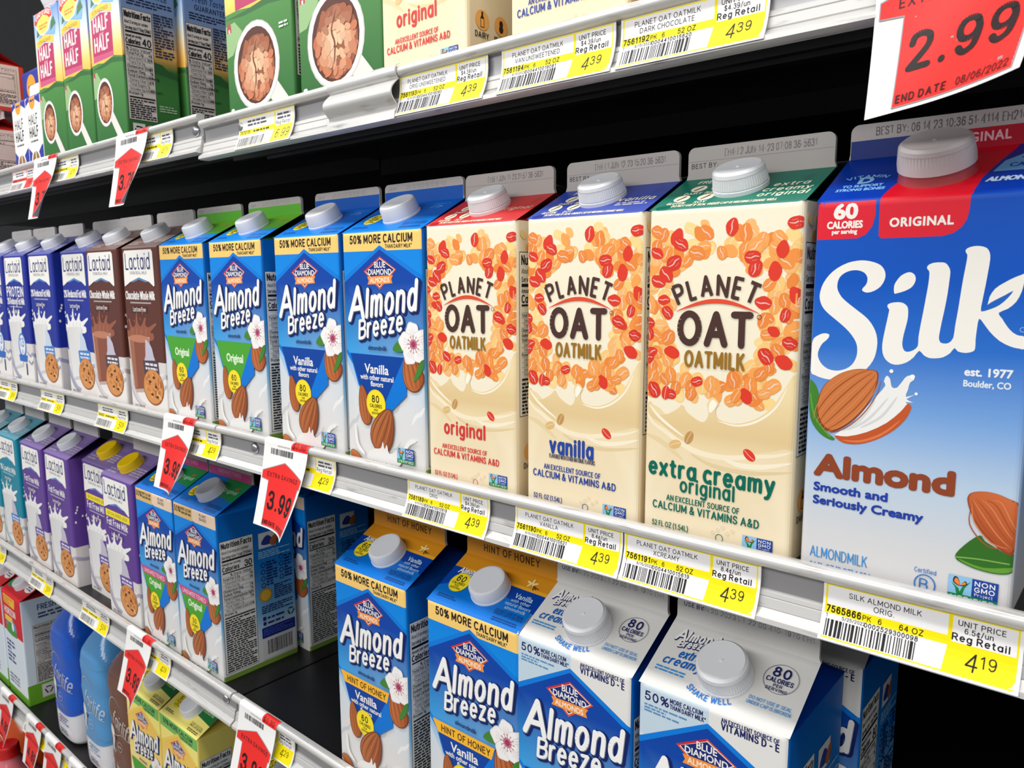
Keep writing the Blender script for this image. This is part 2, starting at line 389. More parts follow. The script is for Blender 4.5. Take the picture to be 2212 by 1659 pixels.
def extrude_x(name, prof, x0, x1, mat, smooth=False, cap=True):
    """closed outline of (y, z) drawn out along x"""
    n = len(prof); v = [(x0, y, z) for y, z in prof]+[(x1, y, z) for y, z in prof]
    f = [(i, (i+1) % n, n+(i+1) % n, n+i) for i in range(n)]
    if cap:
        for t in tessellate_polygon([[Vector((y, z, 0)) for y, z in prof]]):
            f.append(tuple(t)); f.append(tuple(n+i for i in reversed(t)))
    m = plain(name, v, f, mat)
    if smooth:
        for p in m.polygons: p.use_smooth = len(p.vertices) == 4
        try: m.set_sharp_from_angle(angle=radians(30))
        except Exception: pass
    return m
# ------------------------------------------------------------------ the case: floor, back wall, shelves with price rails
YR = 0.384                      # axis line of the rounded nosing on every shelf
def rail_profile():
    """outline of the price rail in (y, z), z measured from the top of the nosing"""
    r = 0.0038; cy = YR+0.0016; cz = -r; p = []
    for i in range(13):
        a = radians(80+i*200/12)
        p.append((cy+r*cos(a), cz+r*sin(a)))
    p += [(0.3885, -0.0086), (0.3890, -0.0140), (0.3886, -0.0205), (0.3868, -0.0216), (0.3863, -0.0238), (0.3869, -0.0242), (0.3862, -0.0247), (0.3850, -0.0296), (0.3855, -0.0302), (0.3840, -0.0316), (0.3806, -0.0340), (0.3801, -0.0366), (0.3822, -0.0374), (0.3905, -0.0374), (0.3905, -0.0010)]
    return p
def rail_mesh(x0, x1):
    prof = rail_profile()
    m = extrude_x('price_rail', prof, x0, x1, M_RAIL, smooth=True)
    m.materials.append(M_CHAN)
    n = len(prof)
    for i, f in enumerate(m.polygons):
        if i in (12, 13, 14): f.material_index = 1
    return m
def screw_mesh():
    m = lathe('screw', [(0.0056, 0), (0.0056, 0.0006), (0.0048, 0.0020), (0.0032, 0.0030), (0.0018, 0.0033)], 18, M_STEEL)
    return m
SCREW = screw_mesh()
def shelf(label, x0, x1, ztop, screws=(), depth=0.62, rail_dz=0.0):
    """ztop: height of the nosing's top; the deck lies a little below it"""
    t = thing('refrigerated_shelf', label, 'shelf', ((x0+x1)/2, 0.70, ztop))
    cx = (x0+x1)/2; a, b = x0-cx, x1-cx; off = -0.70
    pr = [(0.3905, -0.0068), (1.00, -0.0068), (1.00, -0.0105), (0.62, -0.0105), (0.62, -0.030), (0.606, -0.030), (0.606, -0.0125), (0.472, -0.0125), (0.470, -0.027), (0.455, -0.0285), (0.452, -0.0150), (0.430, -0.0150), (0.428, -0.033), (0.417, -0.0345), (0.414, -0.0200), (0.3905, -0.0200)]
    d = extrude_x('deck', [(y+off, z) for y, z in pr], a, b, M_DECK); d.materials.append(M_UNDER)
    for f in d.polygons:
        if f.normal.z < 0.5: f.material_index = 1
    part('deck', d, t)
    r = part('price_rail', rail_mesh(a, b), t, Matrix.Translation((0, off, 0)))
    for sx in screws:
        part('screw', SCREW, t, Matrix.Translation((sx-cx, 0.3884+off, -0.0150)) @ Matrix.Rotation(radians(90), 4, 'X'))
    return t
solo('floor', boxes('floor', [(-4.5, -3.0, -0.02, 2.5, 1.2, 0.0)], M_FLOOR), kind='structure', loc=(0, 0, -Z0))
solo('wall_back', boxes('wall_back', [(-4.5, 1.005, 0.0, 2.5, 1.05, 2.6)], M_WALL), kind='structure', loc=(0, 0, -Z0))
solo('trim_1', boxes('trim_1', [(-4.5, 0.42, 0.0, 2.5, 1.005, 0.28)], M_WALL), kind='structure', loc=(0, 0, -Z0))
JX = -0.7200
ZT, ZTL, ZM, ZL, ZB = 0.1518, 0.1590, -0.1455, -0.4354, -0.7255
RIGHT, LEFT = 0.60, -2.4
shelf('upper white-edged black shelf of the right bay, holding the cream oat milk cartons', JX+.0015, RIGHT, ZT, (-0.650,))
shelf('upper white-edged black shelf of the left bay, under the slim half and half cartons', LEFT, JX-.0015, ZTL, (-0.7235-.0105,))
shelf('middle white-edged black shelf of the right bay, under the oat milk and largest blue carton', JX+.0015, RIGHT, ZM, (-0.657,))
shelf('middle white-edged black shelf of the left bay, under the brown chocolate milk cartons', LEFT, JX-.0015, ZM)
shelf('third white-edged black shelf of the right bay, with a bare black gap between cartons', JX+.0015, RIGHT, ZL)
shelf('third white-edged black shelf of the left bay, under the purple milk cartons', LEFT, JX-.0015, ZL, (-0.741,))
shelf('lowest white-edged black shelf, under the blue milk bottles and yellow cartons', LEFT, RIGHT, ZB)
def curved_joint_cover():
    """pressed strip that covers the upper rail beside the oat milk label"""
    pr = []
    for i in range(9):
        a = radians(95+i*150/8); pr.append((YR+.0016+.0056*cos(a), -.0038+.0056*sin(a)))
    for i in range(11):
        t = i/10; pr.append((0.3812-0.0056*sin(pi*t), -0.0105-0.0165*t))
    pr += [(0.3816, -0.0290), (0.3790, -0.0325), (0.3785, -0.0372)]
    back = [(y+.0012, z+.0002) for y, z in reversed(pr)]
    m = extrude_x('rail_cover', pr+back, -0.040, 0.040, M_RAIL, smooth=True)
    solo('rail_cover', m, 'curved white metal cover strip clipped over the upper shelf rail', 'rail cover', loc=(-0.473, 0, ZT))
curved_joint_cover()

# ------------------------------------------------------------------ gable-top cartons
def carton_meshes(d):
    """d: size and artwork of one design -> list of (part name, mesh, matrix, children, label)"""
    W, Dp, H, rise, fin = d['W'], d.get('D', d['W']), d['H'], d['rise'], d['fin']
    mm = 0.001; r = 3.0; c = r*pi/4
    def corner_map(width, place):
        # place(across, outwards, v): across measured from the face centre
        def f(u, v, h):
            def side(q):     # q in 0..c from the corner's middle to the flat
                th = (c-q)/r; return (r-(r+h)*sin(th), r-(r+h)*cos(th))
            k = (width/2-r)/(width/2-c)
            if u < c: a, dep = side(u); return place(a-width/2, dep, v)
            if u > width-c: a, dep = side(width-u); return place(width/2-a, dep, v)
            return place((u-width/2)*k, -h, v)
        return f
    fr = corner_map(W, lambda a, dep, v: (a*mm, (-Dp/2+dep)*mm, v*mm))
    rt = corner_map(Dp, lambda a, dep, v: ((W/2-dep)*mm, a*mm, v*mm))
    bk = corner_map(W, lambda a, dep, v: (-a*mm, (Dp/2-dep)*mm, v*mm))
    lf = corner_map(Dp, lambda a, dep, v: ((-W/2+dep)*mm, -a*mm, v*mm))
    def soft(fm):          # the fold between wall and roof is rolled, not sharp
        def g(u, v, h):
            p = fm(u, v, h)
            if v > H-3: t = ((v-H+3)/3)**2*min(1, max(0, min(u, W-u)/4)); return (p[0], p[1]+(t*.0007 if p[1] < 0 else -t*.0007), p[2]-t*.00055)
            return p
        return g
    fr, bk = soft(fr), soft(bk)
    mb = MB()
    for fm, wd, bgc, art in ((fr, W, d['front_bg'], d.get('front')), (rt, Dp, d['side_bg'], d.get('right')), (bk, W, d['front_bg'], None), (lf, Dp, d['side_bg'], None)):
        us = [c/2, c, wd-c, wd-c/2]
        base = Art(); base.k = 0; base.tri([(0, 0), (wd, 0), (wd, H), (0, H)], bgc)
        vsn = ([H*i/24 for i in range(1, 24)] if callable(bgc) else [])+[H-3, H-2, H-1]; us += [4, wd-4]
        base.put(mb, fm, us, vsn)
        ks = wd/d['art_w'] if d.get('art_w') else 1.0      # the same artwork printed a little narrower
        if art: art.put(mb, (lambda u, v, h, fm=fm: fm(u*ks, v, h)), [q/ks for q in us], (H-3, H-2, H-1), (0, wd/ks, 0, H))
    mb.poly([(-W/2*mm, -Dp/2*mm+.002, 0), (-W/2*mm, Dp/2*mm-.002, 0), (W/2*mm, Dp/2*mm-.002, 0), (W/2*mm, -Dp/2*mm+.002, 0)], WHITE)
    out = [('body', mb.mesh('carton_body', M_CARTON), None, [], None)]
    # roof
    SLn = hypot(Dp/2, rise); ca, sa = Dp/2/SLn, rise/SLn
    rm = MB()
    def roof(u, v, h):
        t = (1-v/3)**2*min(1, max(0, min(u, W-u)/4)) if v < 3 else 0
        return ((u-W/2)*mm, (-Dp/2+v*ca-h*sa+t*.7)*mm, (H+v*sa+h*ca-t*.55)*mm)
    bgc = d['roof_bg']
    base = Art(); base.k = 0; base.tri([(0, 0), (W, 0), (W, SLn), (0, SLn)], bgc)
    base.put(rm, roof, (4, W-4), ([SLn*i/12 for i in range(1, 12)] if callable(bgc) else [])+[1, 2, 3])
    if d.get('roof'): d['roof'].put(rm, roof, (4, W-4), (1, 2, 3), (0, W, 0, SLn))
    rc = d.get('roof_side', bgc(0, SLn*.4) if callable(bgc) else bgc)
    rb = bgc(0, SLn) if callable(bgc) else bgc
    w2, d2 = W/2*mm, Dp/2*mm; H1 = H*mm; H2 = (H+rise)*mm
    rm.poly([(w2, d2, H1), (-w2, d2, H1), (-w2, 0, H2), (w2, 0, H2)], rb)
    ap = min(W, Dp)*0.44*mm
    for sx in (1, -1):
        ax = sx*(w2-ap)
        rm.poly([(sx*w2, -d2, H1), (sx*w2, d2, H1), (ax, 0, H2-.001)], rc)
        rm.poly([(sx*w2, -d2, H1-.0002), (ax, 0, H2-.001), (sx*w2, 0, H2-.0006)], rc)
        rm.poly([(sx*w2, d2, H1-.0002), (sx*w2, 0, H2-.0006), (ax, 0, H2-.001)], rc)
    # soft rolled edge between roof and front
    out.append(('gable_roof', rm.mesh('carton_gable_roof', M_CARTON), None, [], None))
    # sealed fin
    fm = MB(); t = 1.3; ins = d.get('fin_inset', 1.2); rr = 4.2
    def finf(u, v, h): return ((u-W/2)*mm, (-t-h)*mm, (H+rise+v-0.6)*mm)
    def finb(u, v, h): return ((W/2-u)*mm, (t+h)*mm, (H+rise+v-0.6)*mm)
    outl = [(ins*.2, 0), (W-ins*.2, 0), (W-ins, 3)]
    outl += [(W-ins-rr+rr*cos(radians(a)), fin-rr+rr*sin(radians(a))) for a in range(0, 91, 15)]
    outl += [(ins+rr+rr*cos(radians(a)), fin-rr+rr*sin(radians(a))) for a in range(90, 181, 15)]+[(ins, 3)]
    fb = d.get('fin_bg', GREYC)
    for fn in (finf, finb):
        base = Art(); base.k = 0; base.poly(outl, fb); base.put(fm, fn, (), [])
    n = len(outl)
    for i in range(n):
        a, b = outl[i], outl[(i+1) % n]
        fm.poly([finf(*a, 0), finb(W-a[0], a[1], 0), finb(W-b[0], b[1], 0), finf(*b, 0)], C(196, 190, 186))
    if d.get('fin_art'): d['fin_art'].put(fm, finf, (), (), (ins+.3, W-ins-.3, 0, fin))
    out.append(('seal_fin', fm.mesh('carton_seal_fin', M_CARTON), None, [], None))
    # cap seated square to the slope
    cp = d.get('cap')
    if cp:
        cv = d.get('cap_v', SLn*0.50); p = roof(d.get('cap_u', W/2), cv, 0)
        M = Matrix.Translation(p) @ Matrix.Rotation(math.atan2(rise, Dp/2), 4, 'X')
        kids = []
        if d.get('collar'): kids.append(('spout_collar', d['collar'], None, [], d.get('collar_label')))
        out.append(('screw_cap', cp, M, kids, d.get('cap_label')))
    return out
def place_parts(parts, root):
    for name, mesh, M, kids, lab in parts:
        o = part(name, mesh, root, M, lab)
        for kn, km, kM, _, kl in kids: part(kn, km, o, kM, kl)
def carton(parts, d, name, label, cat, x, z, group=None, y=DF, rz=0.0, lean=0.0):
    """x: left edge, y: front face, z: shelf"""
    W, Dp = d['W']*.001, d.get('D', d['W'])*.001
    t = thing(name, label, cat, (x+W/2, y+Dp/2, z), rz, group)
    if lean: t.rotation_euler = (radians(lean), 0, radians(rz))
    place_parts(parts, t); return t

_capp = lambda r, h: [(r+.0004, -.001), (r+.0004, .0012), (r, .0016), (r-.0006, h*.80), (r-.0014, h*.95), (r-.0026, h), (r-.0036, h*.985), (.0010, h*.965)]
CAP_SMOOTH = lathe('screw_cap', _capp(.0158, .0125), 48, M_CAP)
CAP_FLAT = lathe('screw_cap', _capp(.0162, .0112), 48, M_CAP)
CAP_YELLOW = lathe('screw_cap', _capp(.0162, .0112), 48, M_CAPYEL)
def ribbed(name, mat, r, h, z0=0.0, base=True):
    pr = ([(r+.0002, z0-.001), (r+.0002, z0+.0022), (r-.0006, z0+.0025)] if base else [(r, z0)])
    k = len(pr); pr += [(r, z0+.0032), (r-.0008, z0+h*.72), (r-.0008, z0+h*.74), (r-.0012, z0+h*.90), (r-.0028, z0+h), (r-.0040, z0+h*.985), (.0012, z0+h*.965), (.0008, z0+h*1.0)]
    return lathe(name, pr, 128, mat, rib={k, k+1})
CAP_RIB = ribbed('screw_cap', M_CAPRIB, .0154, .0128)
CAP_DOME = ribbed('screw_cap', M_CAPRIB, .0168, .0150)
CAP_CLEAR = ribbed('screw_cap', M_CAPCLEAR, .0168, .0122, z0=.0050, base=False)
COLLAR = lathe('spout_collar', [(.0176, -.001), (.0166, .0010), (.0162, .0050), (.0150, .0051)], 48, M_COLLAR)
# ------------------------------------------------------------------ pieces of printed artwork
def almond(a, cx, cy, ln, wd, ang, base=C(176, 92, 44), light=C(206, 128, 74), dark=C(122, 58, 28)):
    ca, sa = cos(radians(ang)), sin(radians(ang))
    def T(x, y): return (cx+x*ca-y*sa, cy+x*sa+y*ca)
    sh = [(ln*.5*cos(t)*(1 if cos(t) < 0 else 1.0), wd*.5*sin(t)*(1-.30*cos(t))) for t in [2*pi*i/28 for i in range(28)]]
    a.poly([T(*p) for p in sh], dark)
    lt = mix(base, light, .55)
    def shade(u, v):        # printed picture: paler along the crown of the nut
        q = (-(u-cx)*sa+(v-cy)*ca)/(wd*.5); return mix(mix(base, dark, .45), lt, min(1, max(0, .5+q*.55)))
    a.poly([T(x*.95, y*.93) for x, y in sh], shade)
    for i, q in enumerate((-.70, -.45, -.2, .05, .3, .55, .75)):
        pts = [T(ln*.5*f, wd*.5*q*sqrt(max(0, 1-(f*.98)**2))*(1-.3*f)) for f in (-.85, -.5, -.1, .3, .6, .86)]
        a.stroke(pts, wd*.04, mix(base, light, .7) if i % 2 else mix(base, dark, .7), 4, taper=True)
def flower(a, cx, cy, r, leaf=True):
    if leaf:
        a.poly([(cx-r*1.6, cy-r*.35), (cx-r*1.2, cy+r*.1), (cx-r*.6, cy+r*.15), (cx-r*.5, cy-r*.25), (cx-r*1., cy-r*.45)], C(70, 132, 50), 4)
    for i in range(5):
        t = radians(90+72*i+8); px, py = cx+r*.56*cos(t), cy+r*.56*sin(t)
        pts = []
        for k in range(22):
            q = 2*pi*k/22; e = 1+.07*sin(5*q+i); x, y = r*.56*e*cos(q), r*.50*e*sin(q)
            pts.append((px+x*cos(t)-y*sin(t), py+x*sin(t)+y*cos(t)))
        a.poly(pts, C(222, 216, 218)); a.poly([(px+(x-px)*.92, py+(y-py)*.92) for x, y in pts], C(246, 243, 241))
        for s in (-.25, 0, .25):
            a.stroke([(cx+r*.2*cos(t+s), cy+r*.2*sin(t+s)), (cx+r*.75*cos(t+s*.8), cy+r*.75*sin(t+s*.8))], r*.03, C(224, 206, 212), taper=False)
    a.ell(cx, cy, r*.27, r*.25, C(206, 126, 150)); a.ell(cx, cy, r*.15, r*.14, C(150, 40, 78))
    for k in range(12):
        t = 2*pi*k/12; a.stroke([(cx, cy), (cx+r*.42*cos(t), cy+r*.42*sin(t))], r*.025, C(170, 66, 100), up=False); a.ell(cx+r*.42*cos(t), cy+r*.42*sin(t), r*.04, r*.04, C(206, 150, 60), n=8)
    a.up()
def nongmo(a, u, v, w, h, web=True):
    a.rect(u, v, u+w, v+h, C(26, 132, 74)); a.rect(u, v+h*.27, u+w*.48, v+h, C(140, 192, 228)); a.rect(u+w*.48, v+h*.27, u+w, v+h, C(28, 66, 152))
    a.text('VERIFIED', u+w*.06, v+h*.07, h*.13, WHITE, w=.2, wid=w*.88)
    a.text('NON', u+w*.53, v+h*.74, h*.17, WHITE, w=.2, wid=w*.40); a.text('GMO', u+w*.53, v+h*.50, h*.17, WHITE, w=.2, wid=w*.40); a.text('Project', u+w*.54, v+h*.33, h*.11, WHITE, w=.14, wid=w*.36)
    g = C(24, 128, 62)
    a.poly([(u+w*.22, v+h*.27), (u+w*.30, v+h*.27), (u+w*.34, v+h*.55), (u+w*.46, v+h*.86), (u+w*.30, v+h*.62)], g); a.poly([(u+w*.18, v+h*.27), (u+w*.26, v+h*.27), (u+w*.22, v+h*.5), (u+w*.06, v+h*.72), (u+w*.15, v+h*.5)], g)
    a.poly([(u+w*.24, v+h*.60), (u+w*.10, v+h*.72), (u+w*.12, v+h*.95), (u+w*.20, v+h*.90)], C(40, 30, 30), 3); a.poly([(u+w*.24, v+h*.60), (u+w*.34, v+h*.84), (u+w*.38, v+h*.70)], C(40, 30, 30), 3)
    a.poly([(u+w*.235, v+h*.63), (u+w*.125, v+h*.74), (u+w*.145, v+h*.90), (u+w*.20, v+h*.85)], C(240, 130, 50), 3); a.poly([(u+w*.25, v+h*.64), (u+w*.33, v+h*.80), (u+w*.36, v+h*.71)], C(240, 130, 50), 3)
def barcode(a, u0, v0, u1, v1, seed=3, col=BLACK, n=58):
    rnd = random.Random(seed); u = u0; step = (u1-u0)/n
    while u < u1-step:
        w = step*rnd.choice((.6, .6, 1.1, 1.8)); a.tri([(u, v0), (min(u+w, u1), v0), (min(u+w, u1), v1), (u, v1)], col); u += w+step*rnd.choice((.7, .7, 1.1, 1.6))
    a.up()
def recycle_mark(a, cx, cy, r, col=BLACK):
    for i in range(3):
        t = radians(90+120*i)
        p = [(cx+r*cos(t-.75), cy+r*sin(t-.75)), (cx+r*.85*cos(t), cy+r*.85*sin(t)), (cx+r*cos(t+.55), cy+r*sin(t+.55))]
        a.stroke(p, r*.36, col); q = (cx+r*1.0*cos(t+.62), cy+r*1.0*sin(t+.62)); a.ell(q[0], q[1], r*.33, r*.33, col, n=3, rot=40+120*i)
def nutrition(a, u, v, w, h, cal, serv='About 8 servings per container', size='Serving size 1 cup (240mL)', paper=C(226, 224, 220), ink=C(28, 27, 32), seed=2, rows=None, tail=0.36):
    a.rect(u-.5, v-.5, u+w+.5, v+h+.5, ink); a.rect(u, v, u+w, v+h, paper)
    x0, x1 = u+w*.04, u+w*.96; ww = x1-x0
    t = h*(1-tail)
    y = v+h; s = t/100.0
    a.text('Nutrition Facts', x0, y-9*s, 6.6*s, ink, w=.2, wid=ww)
    a.text(serv, x0, y-16*s, 3.6*s, ink, w=.1, wid=ww*.9); a.text(size, x0, y-22.5*s, 3.6*s, ink, w=.16, wid=ww)
    a.rect(x0, y-26.5*s, x1, y-24*s, ink); a.text('Amount per serving', x0, y-31*s, 3*s, ink, w=.16, wid=ww*.6)
    a.text('Calories', x0, y-38.5*s, 5.6*s, ink, w=.2, wid=ww*.55); a.text(cal, x1, y-38.5*s, 7.5*s, ink, w=.19, align='r', tr=1.0, xs=.85)
    a.rect(x0, y-41.5*s, x1, y-40*s, ink); a.text('% Daily Value*', x1, y-45.8*s, 2.9*s, ink, w=.16, align='r')
    rows = rows or [('Total Fat 2.5g', '3%', 1), ('Saturated Fat 0g', '0%', 0), ('Trans Fat 0g', '', 0), ('Cholesterol 0mg', '0%', 1), ('Sodium 150mg', '7%', 1), ('Total Carbohydrate 8g', '3%', 1), ('Dietary Fiber 0g', '0%', 0), ('Total Sugars 7g', '', 0), ('Incl. 7g Added Sugars', '14%', 0), ('Protein 1g', '', 1)]
    y0 = y-46.6*s; st = 50.5*s/len(rows)
    for i, (n, p, b) in enumerate(rows):
        yy = y0-st*(i+1)+st*.22; a.rect(x0, yy+st*.74, x1, yy+st*.79, ink)
        a.text(n, x0+(0 if b else ww*.06), yy, st*.55, ink, w=.17 if b else .1, xs=.78)
        if p: a.text(p, x1, yy, st*.55, ink, w=.15, xs=.8, align='r')
    yb = v+h-t
    a.rect(x0, yb, x1, yb+1.6*s, ink)
    if tail > .05: a.lines(x0, v+1, x1, yb-1, max(4, int((yb-v)/2.6)), ink, seed)
def cookie(a, cx, cy, rx, ry, seed=1):
    rnd = random.Random(seed)
    a.ell(cx, cy, rx, ry, C(150, 86, 40)); a.ell(cx-.5, cy+.6, rx*.93, ry*.94, C(214, 144, 80))
    for i in range(34):
        t = rnd.uniform(0, 2*pi); q = sqrt(rnd.random())*.82; a.ell(cx+rx*q*cos(t), cy+ry*q*sin(t), rx*rnd.uniform(.08, .2), ry*rnd.uniform(.04, .1), rnd.choice((C(236, 178, 112), C(190, 114, 56), C(226, 160, 92), C(168, 96, 44))), rot=rnd.uniform(0, 180), n=9)
    for x, y in ((-.3, .3), (.25, .05), (-.15, -.4), (.35, -.5), (.1, .55)): a.ell(cx+rx*x, cy+ry*y, rx*.13, ry*.08, C(84, 44, 26), n=9)
def splash(a, cx, base, w, h, col, seed=1, shade=None, n=9):
    rnd = random.Random(seed)
    crown = [(-.50, 0), (-.56, .22), (-.66, .40), (-.60, .42), (-.46, .34), (-.42, .52), (-.46, .80), (-.40, .84), (-.34, .60), (-.26, .50), (-.16, .66), (-.12, .98), (-.06, 1.0), (-.04, .70), (.06, .56), (.16, .70), (.26, .92), (.32, .90), (.28, .66), (.38, .54), (.58, .66), (.72, .74), (.74, .66), (.60, .50), (.48, .34), (.60, .28), (.50, 0)]
    pts = [(cx+x*w, base+y*h) for x, y in crown]
    a.poly(pts, col, 4)
    for i in range(9): a.ell(cx+w*rnd.uniform(-.6, .65), base+h*rnd.uniform(.7, 1.15), w*.025, w*.03, col, n=8)
    if shade:
        for i in range(4): a.stroke([(cx-w*.3+w*.2*i, base+h*.05), (cx-w*.33+w*.2*i, base+h*.3), (cx-w*.28+w*.2*i, base+h*.5)], w*.03, shade, 4, taper=True)
SKY = C(0, 132, 226); DEEP = C(0, 62, 158); NAVY = C(14, 34, 104); GOLD = C(250, 206, 116); GREEN = C(74, 164, 48); YEL = C(250, 226, 40)
def diamond_logo(a, cx, cy, s=1.0):
    """lozenge emblem above the big lettering"""
    P = lambda *q: [(cx+x*s, cy+y*s) for x, y in q]
    a.poly(P((-20.5, 2), (0, 13.2), (19.5, 3), (-.8, -12.5)), C(226, 92, 40)); a.poly(P((-18.6, 2), (0, 12), (17.8, 3), (-.8, -10.8)), WHITE); a.poly(P((-17.6, 2), (0, 11.3), (16.8, 3), (-.8, -10)), C(22, 40, 116))
    a.poly(P((-20.5, 2), (-.2, 13.2), (-.2, 11.6), (-18.2, 1.8)), C(214, 40, 38))
    a.serif('BLUE', cx-.2*s, cy+4.6*s, 4.6*s, WHITE, .14*s, align='c', wid=14*s); a.serif('DIAMOND', cx-.4*s, cy-.9*s, 4.4*s, WHITE, .14*s, align='c', wid=29*s)
    a.poly(P((-16, -2.6), (0, -1.7), (15.6, -1.4), (13.6, -4.4), (14.8, -7.6), (0, -8.4), (-15.8, -8.6), (-14.2, -5.6)), C(244, 148, 66))
    a.serif('ALMONDS', cx-.4*s, cy-7*s, 3.9*s, C(252, 236, 214), .12*s, align='c', wid=24*s, rot=1.2)
def breeze_logo(a, x, y, s=1.0, halo=NAVY, shade=C(120, 132, 150)):
    """the slanted white brush lettering, two lines climbing to the right"""
    def word(dx, dy, hl, cc, wt):
        kw = dict(w=wt, sh=.24, tr=2.4, halo=hl)
        a.text('A', x+(2.4+dx)*s, y+(.0+dy)*s, 24.5*s, cc, xs=.92, rot=7.2, **kw)
        a.text('lmond', x+(25.0+dx)*s, y+(3.0+dy)*s, 21.0*s, cc, rot=7.2, wid=61.5*s, **kw)
        a.text('B', x+(15.5+dx)*s, y+(-15.0+dy)*s, 13.8*s, cc, xs=.86, rot=9.5, **kw)
        a.text('reeze', x+(26.5+dx)*s, y+(-13.2+dy)*s, 14.6*s, cc, rot=9.5, wid=44*s, **kw)
    word(1.0, -1.2, (1.2*s, halo), halo, .2)
    word(.35, -.5, None, shade, .185)
    word(0, 0, None, C(248, 246, 244), .175)
def breeze_front(flavour):
    """blue almond milk front, 96 wide 190 high"""
    a = Art(); W = 96
    ylw = flavour == 'banana'
    band, ink = (C(120, 190, 96), C(16, 72, 40)) if ylw else (GOLD, C(40, 34, 30))
    if flavour != 'extra':
        a.rect(0, 174.8, W, 190, C(236, 208, 180) if flavour == 'unsw' else band)
        if flavour == 'unsw':
            a.rect(0, 174.8, 46, 190, C(222, 184, 120)); a.text('50%', 3, 180.5, 6, ink, w=.2, wid=15); a.text('MORE CALCIUM', 19, 184, 3, ink, w=.18, wid=24); a.text('THAN DAIRY MILK', 19, 179.6, 2.8, ink, w=.18, wid=24); a.text('PLANT', 70, 184, 3, C(70, 74, 96), w=.2, align='c'); a.text('BASED', 70, 179.6, 3, C(70, 74, 96), w=.2, align='c')
        else:
            a.text('50% MORE CALCIUM', 10, 181.2, 5.8, ink, w=.235, wid=76); a.text('THAN DAIRY MILK*', 86, 176.6, 2.7, ink, w=.2, align='r', xs=.8)
            a.poly([(40, 174.9), (48, 178.6), (56, 174.9)], SKY if not ylw else C(252, 226, 110))
        top = 178 if flavour != 'unsw' else 175
    else:
        a.rect(0, 156, 48, 190, C(196, 214, 226)); a.poly([(0, 170), (47, 190), (0, 190)], C(186, 208, 222)); a.rect(48, 150, W, 190, C(228, 226, 222))
        a.poly([(0, 150), (0, 174), (46, 179.5), (46, 190), (0, 190)], C(198, 214, 224))
        a.text('50%', 4, 180.3, 5.2, C(30, 36, 96), w=.2, wid=17); a.text('MORE CALCIUM', 22, 183.6, 2.8, C(30, 36, 96), w=.2, wid=22); a.text('THAN DAIRY MILK*', 22, 180, 2.7, C(30, 36, 96), w=.2, wid=24); a.lines(4, 172, 34, 178, 3, C(90, 140, 190), 4)
        a.text('AN EXCELLENT SOURCE OF', 56, 184.6, 2.5, C(30, 36, 96), w=.2, wid=35); a.text('VITAMINS D = E', 56, 180.0, 4.0, C(30, 36, 96), w=.22, wid=35)
        top = 179
    edge = C(250, 214, 96) if ylw else C(0, 122, 218)
    kite = lambda t, o: [(47.5, top+1-t), (W+1, 155-o), (W+1, 62), (52-o*.2, 47+t*2), (43, 44+t*2), (1+o, 92), (-1, 97), (-1, 153-o)]
    a.poly(kite(0, 0), edge)
    if ylw: kg = grad([(190, C(248, 196, 70)), (150, C(250, 206, 96)), (110, C(253, 226, 130)), (60, C(253, 236, 170))])
    else: kg = grad([(190, C(0, 60, 158)), (142, C(0, 70, 168)), (118, C(0, 104, 202)), (96, C(52, 158, 226)), (70, C(120, 190, 236)), (45, C(150, 205, 240))])
    a.poly(kite(3.2, 4.4), kg)
    # milk fades in below the lozenge
    a.poly([(-1, 88), (18, 58), (43, 40), (54, 44), (75, 66), (97, 84), (97, -1), (-1, -1)], grad([(90, C(196, 214, 228) if not ylw else C(252, 232, 160)), (62, C(224, 226, 228) if not ylw else C(250, 238, 200)), (20, C(226, 223, 220))]))
    rnd = random.Random(5)
    for i in range(9):
        u = 4+rnd.uniform(0, 88); vv = rnd.uniform(10, 60); a.stroke([(u-6, vv-8), (u, vv), (u+5, vv+2), (u+9, vv+8)], rnd.uniform(1.5, 4), C(240, 238, 236) if i % 2 else C(206, 204, 204), 5, taper=True)
    diamond_logo(a, 47.5, 157)
    breeze_logo(a, 3.5, 119.5)
    a.serif('almondmilk', 42.5, 96.2, 3.6, NAVY, .1, align='c', wid=23)
    bc = {'orig': GREEN, 'unsw': GREEN, 'banana': GREEN}.get(flavour, C(0, 66, 158))
    a.poly([(7, 92), (77, 92), (77, 62), (53, 44), (42, 40), (17, 66)], C(0, 118, 214)); a.poly([(7.5, 92), (75, 92), (50, 53), (44, 47), (18.5, 66.5)], bc)
    if flavour in ('vanilla', 'honey', 'extra'):
        if flavour == 'honey':
            a.poly([(5.4, 92), (73.6, 92.5), (70, 82), (11.5, 82)], C(252, 186, 50)); a.text('HINT OF HONEY', 15.5, 84.4, 5, C(60, 40, 20), w=.18, wid=53)
            y0 = -5.5
        else: y0 = 0
        a.serif('Vanilla', 41, 77+y0, 7.4, WHITE, .28, align='c', wid=30); a.serif('with other natural', 41, 71.5+y0, 4.2, WHITE, .14, align='c', wid=42); a.serif('flavors', 41, 66.4+y0, 4.2, WHITE, .14, align='c', wid=16)
        cal = '60' if flavour == 'honey' else '80'
    else:
        if flavour == 'unsw': a.poly([(5.4, 92), (73.6, 92), (70, 83), (11.5, 83)], C(206, 74, 122)); a.text('UNSWEETENED', 13, 85, 4.6, C(244, 214, 226), w=.17, wid=55)
        a.serif('Original', 42, 72, 8, C(236, 246, 222), .3, align='c', wid=32); cal = '30' if flavour == 'unsw' else '60'
    almond(a, 83.5, 82, 33, 22, 106, C(190, 96, 46)); flower(a, 86.5, 103, 15.5)
    a.poly([(86, 74), (94, 80), (96, 92), (90, 84)], C(70, 132, 50), 3)
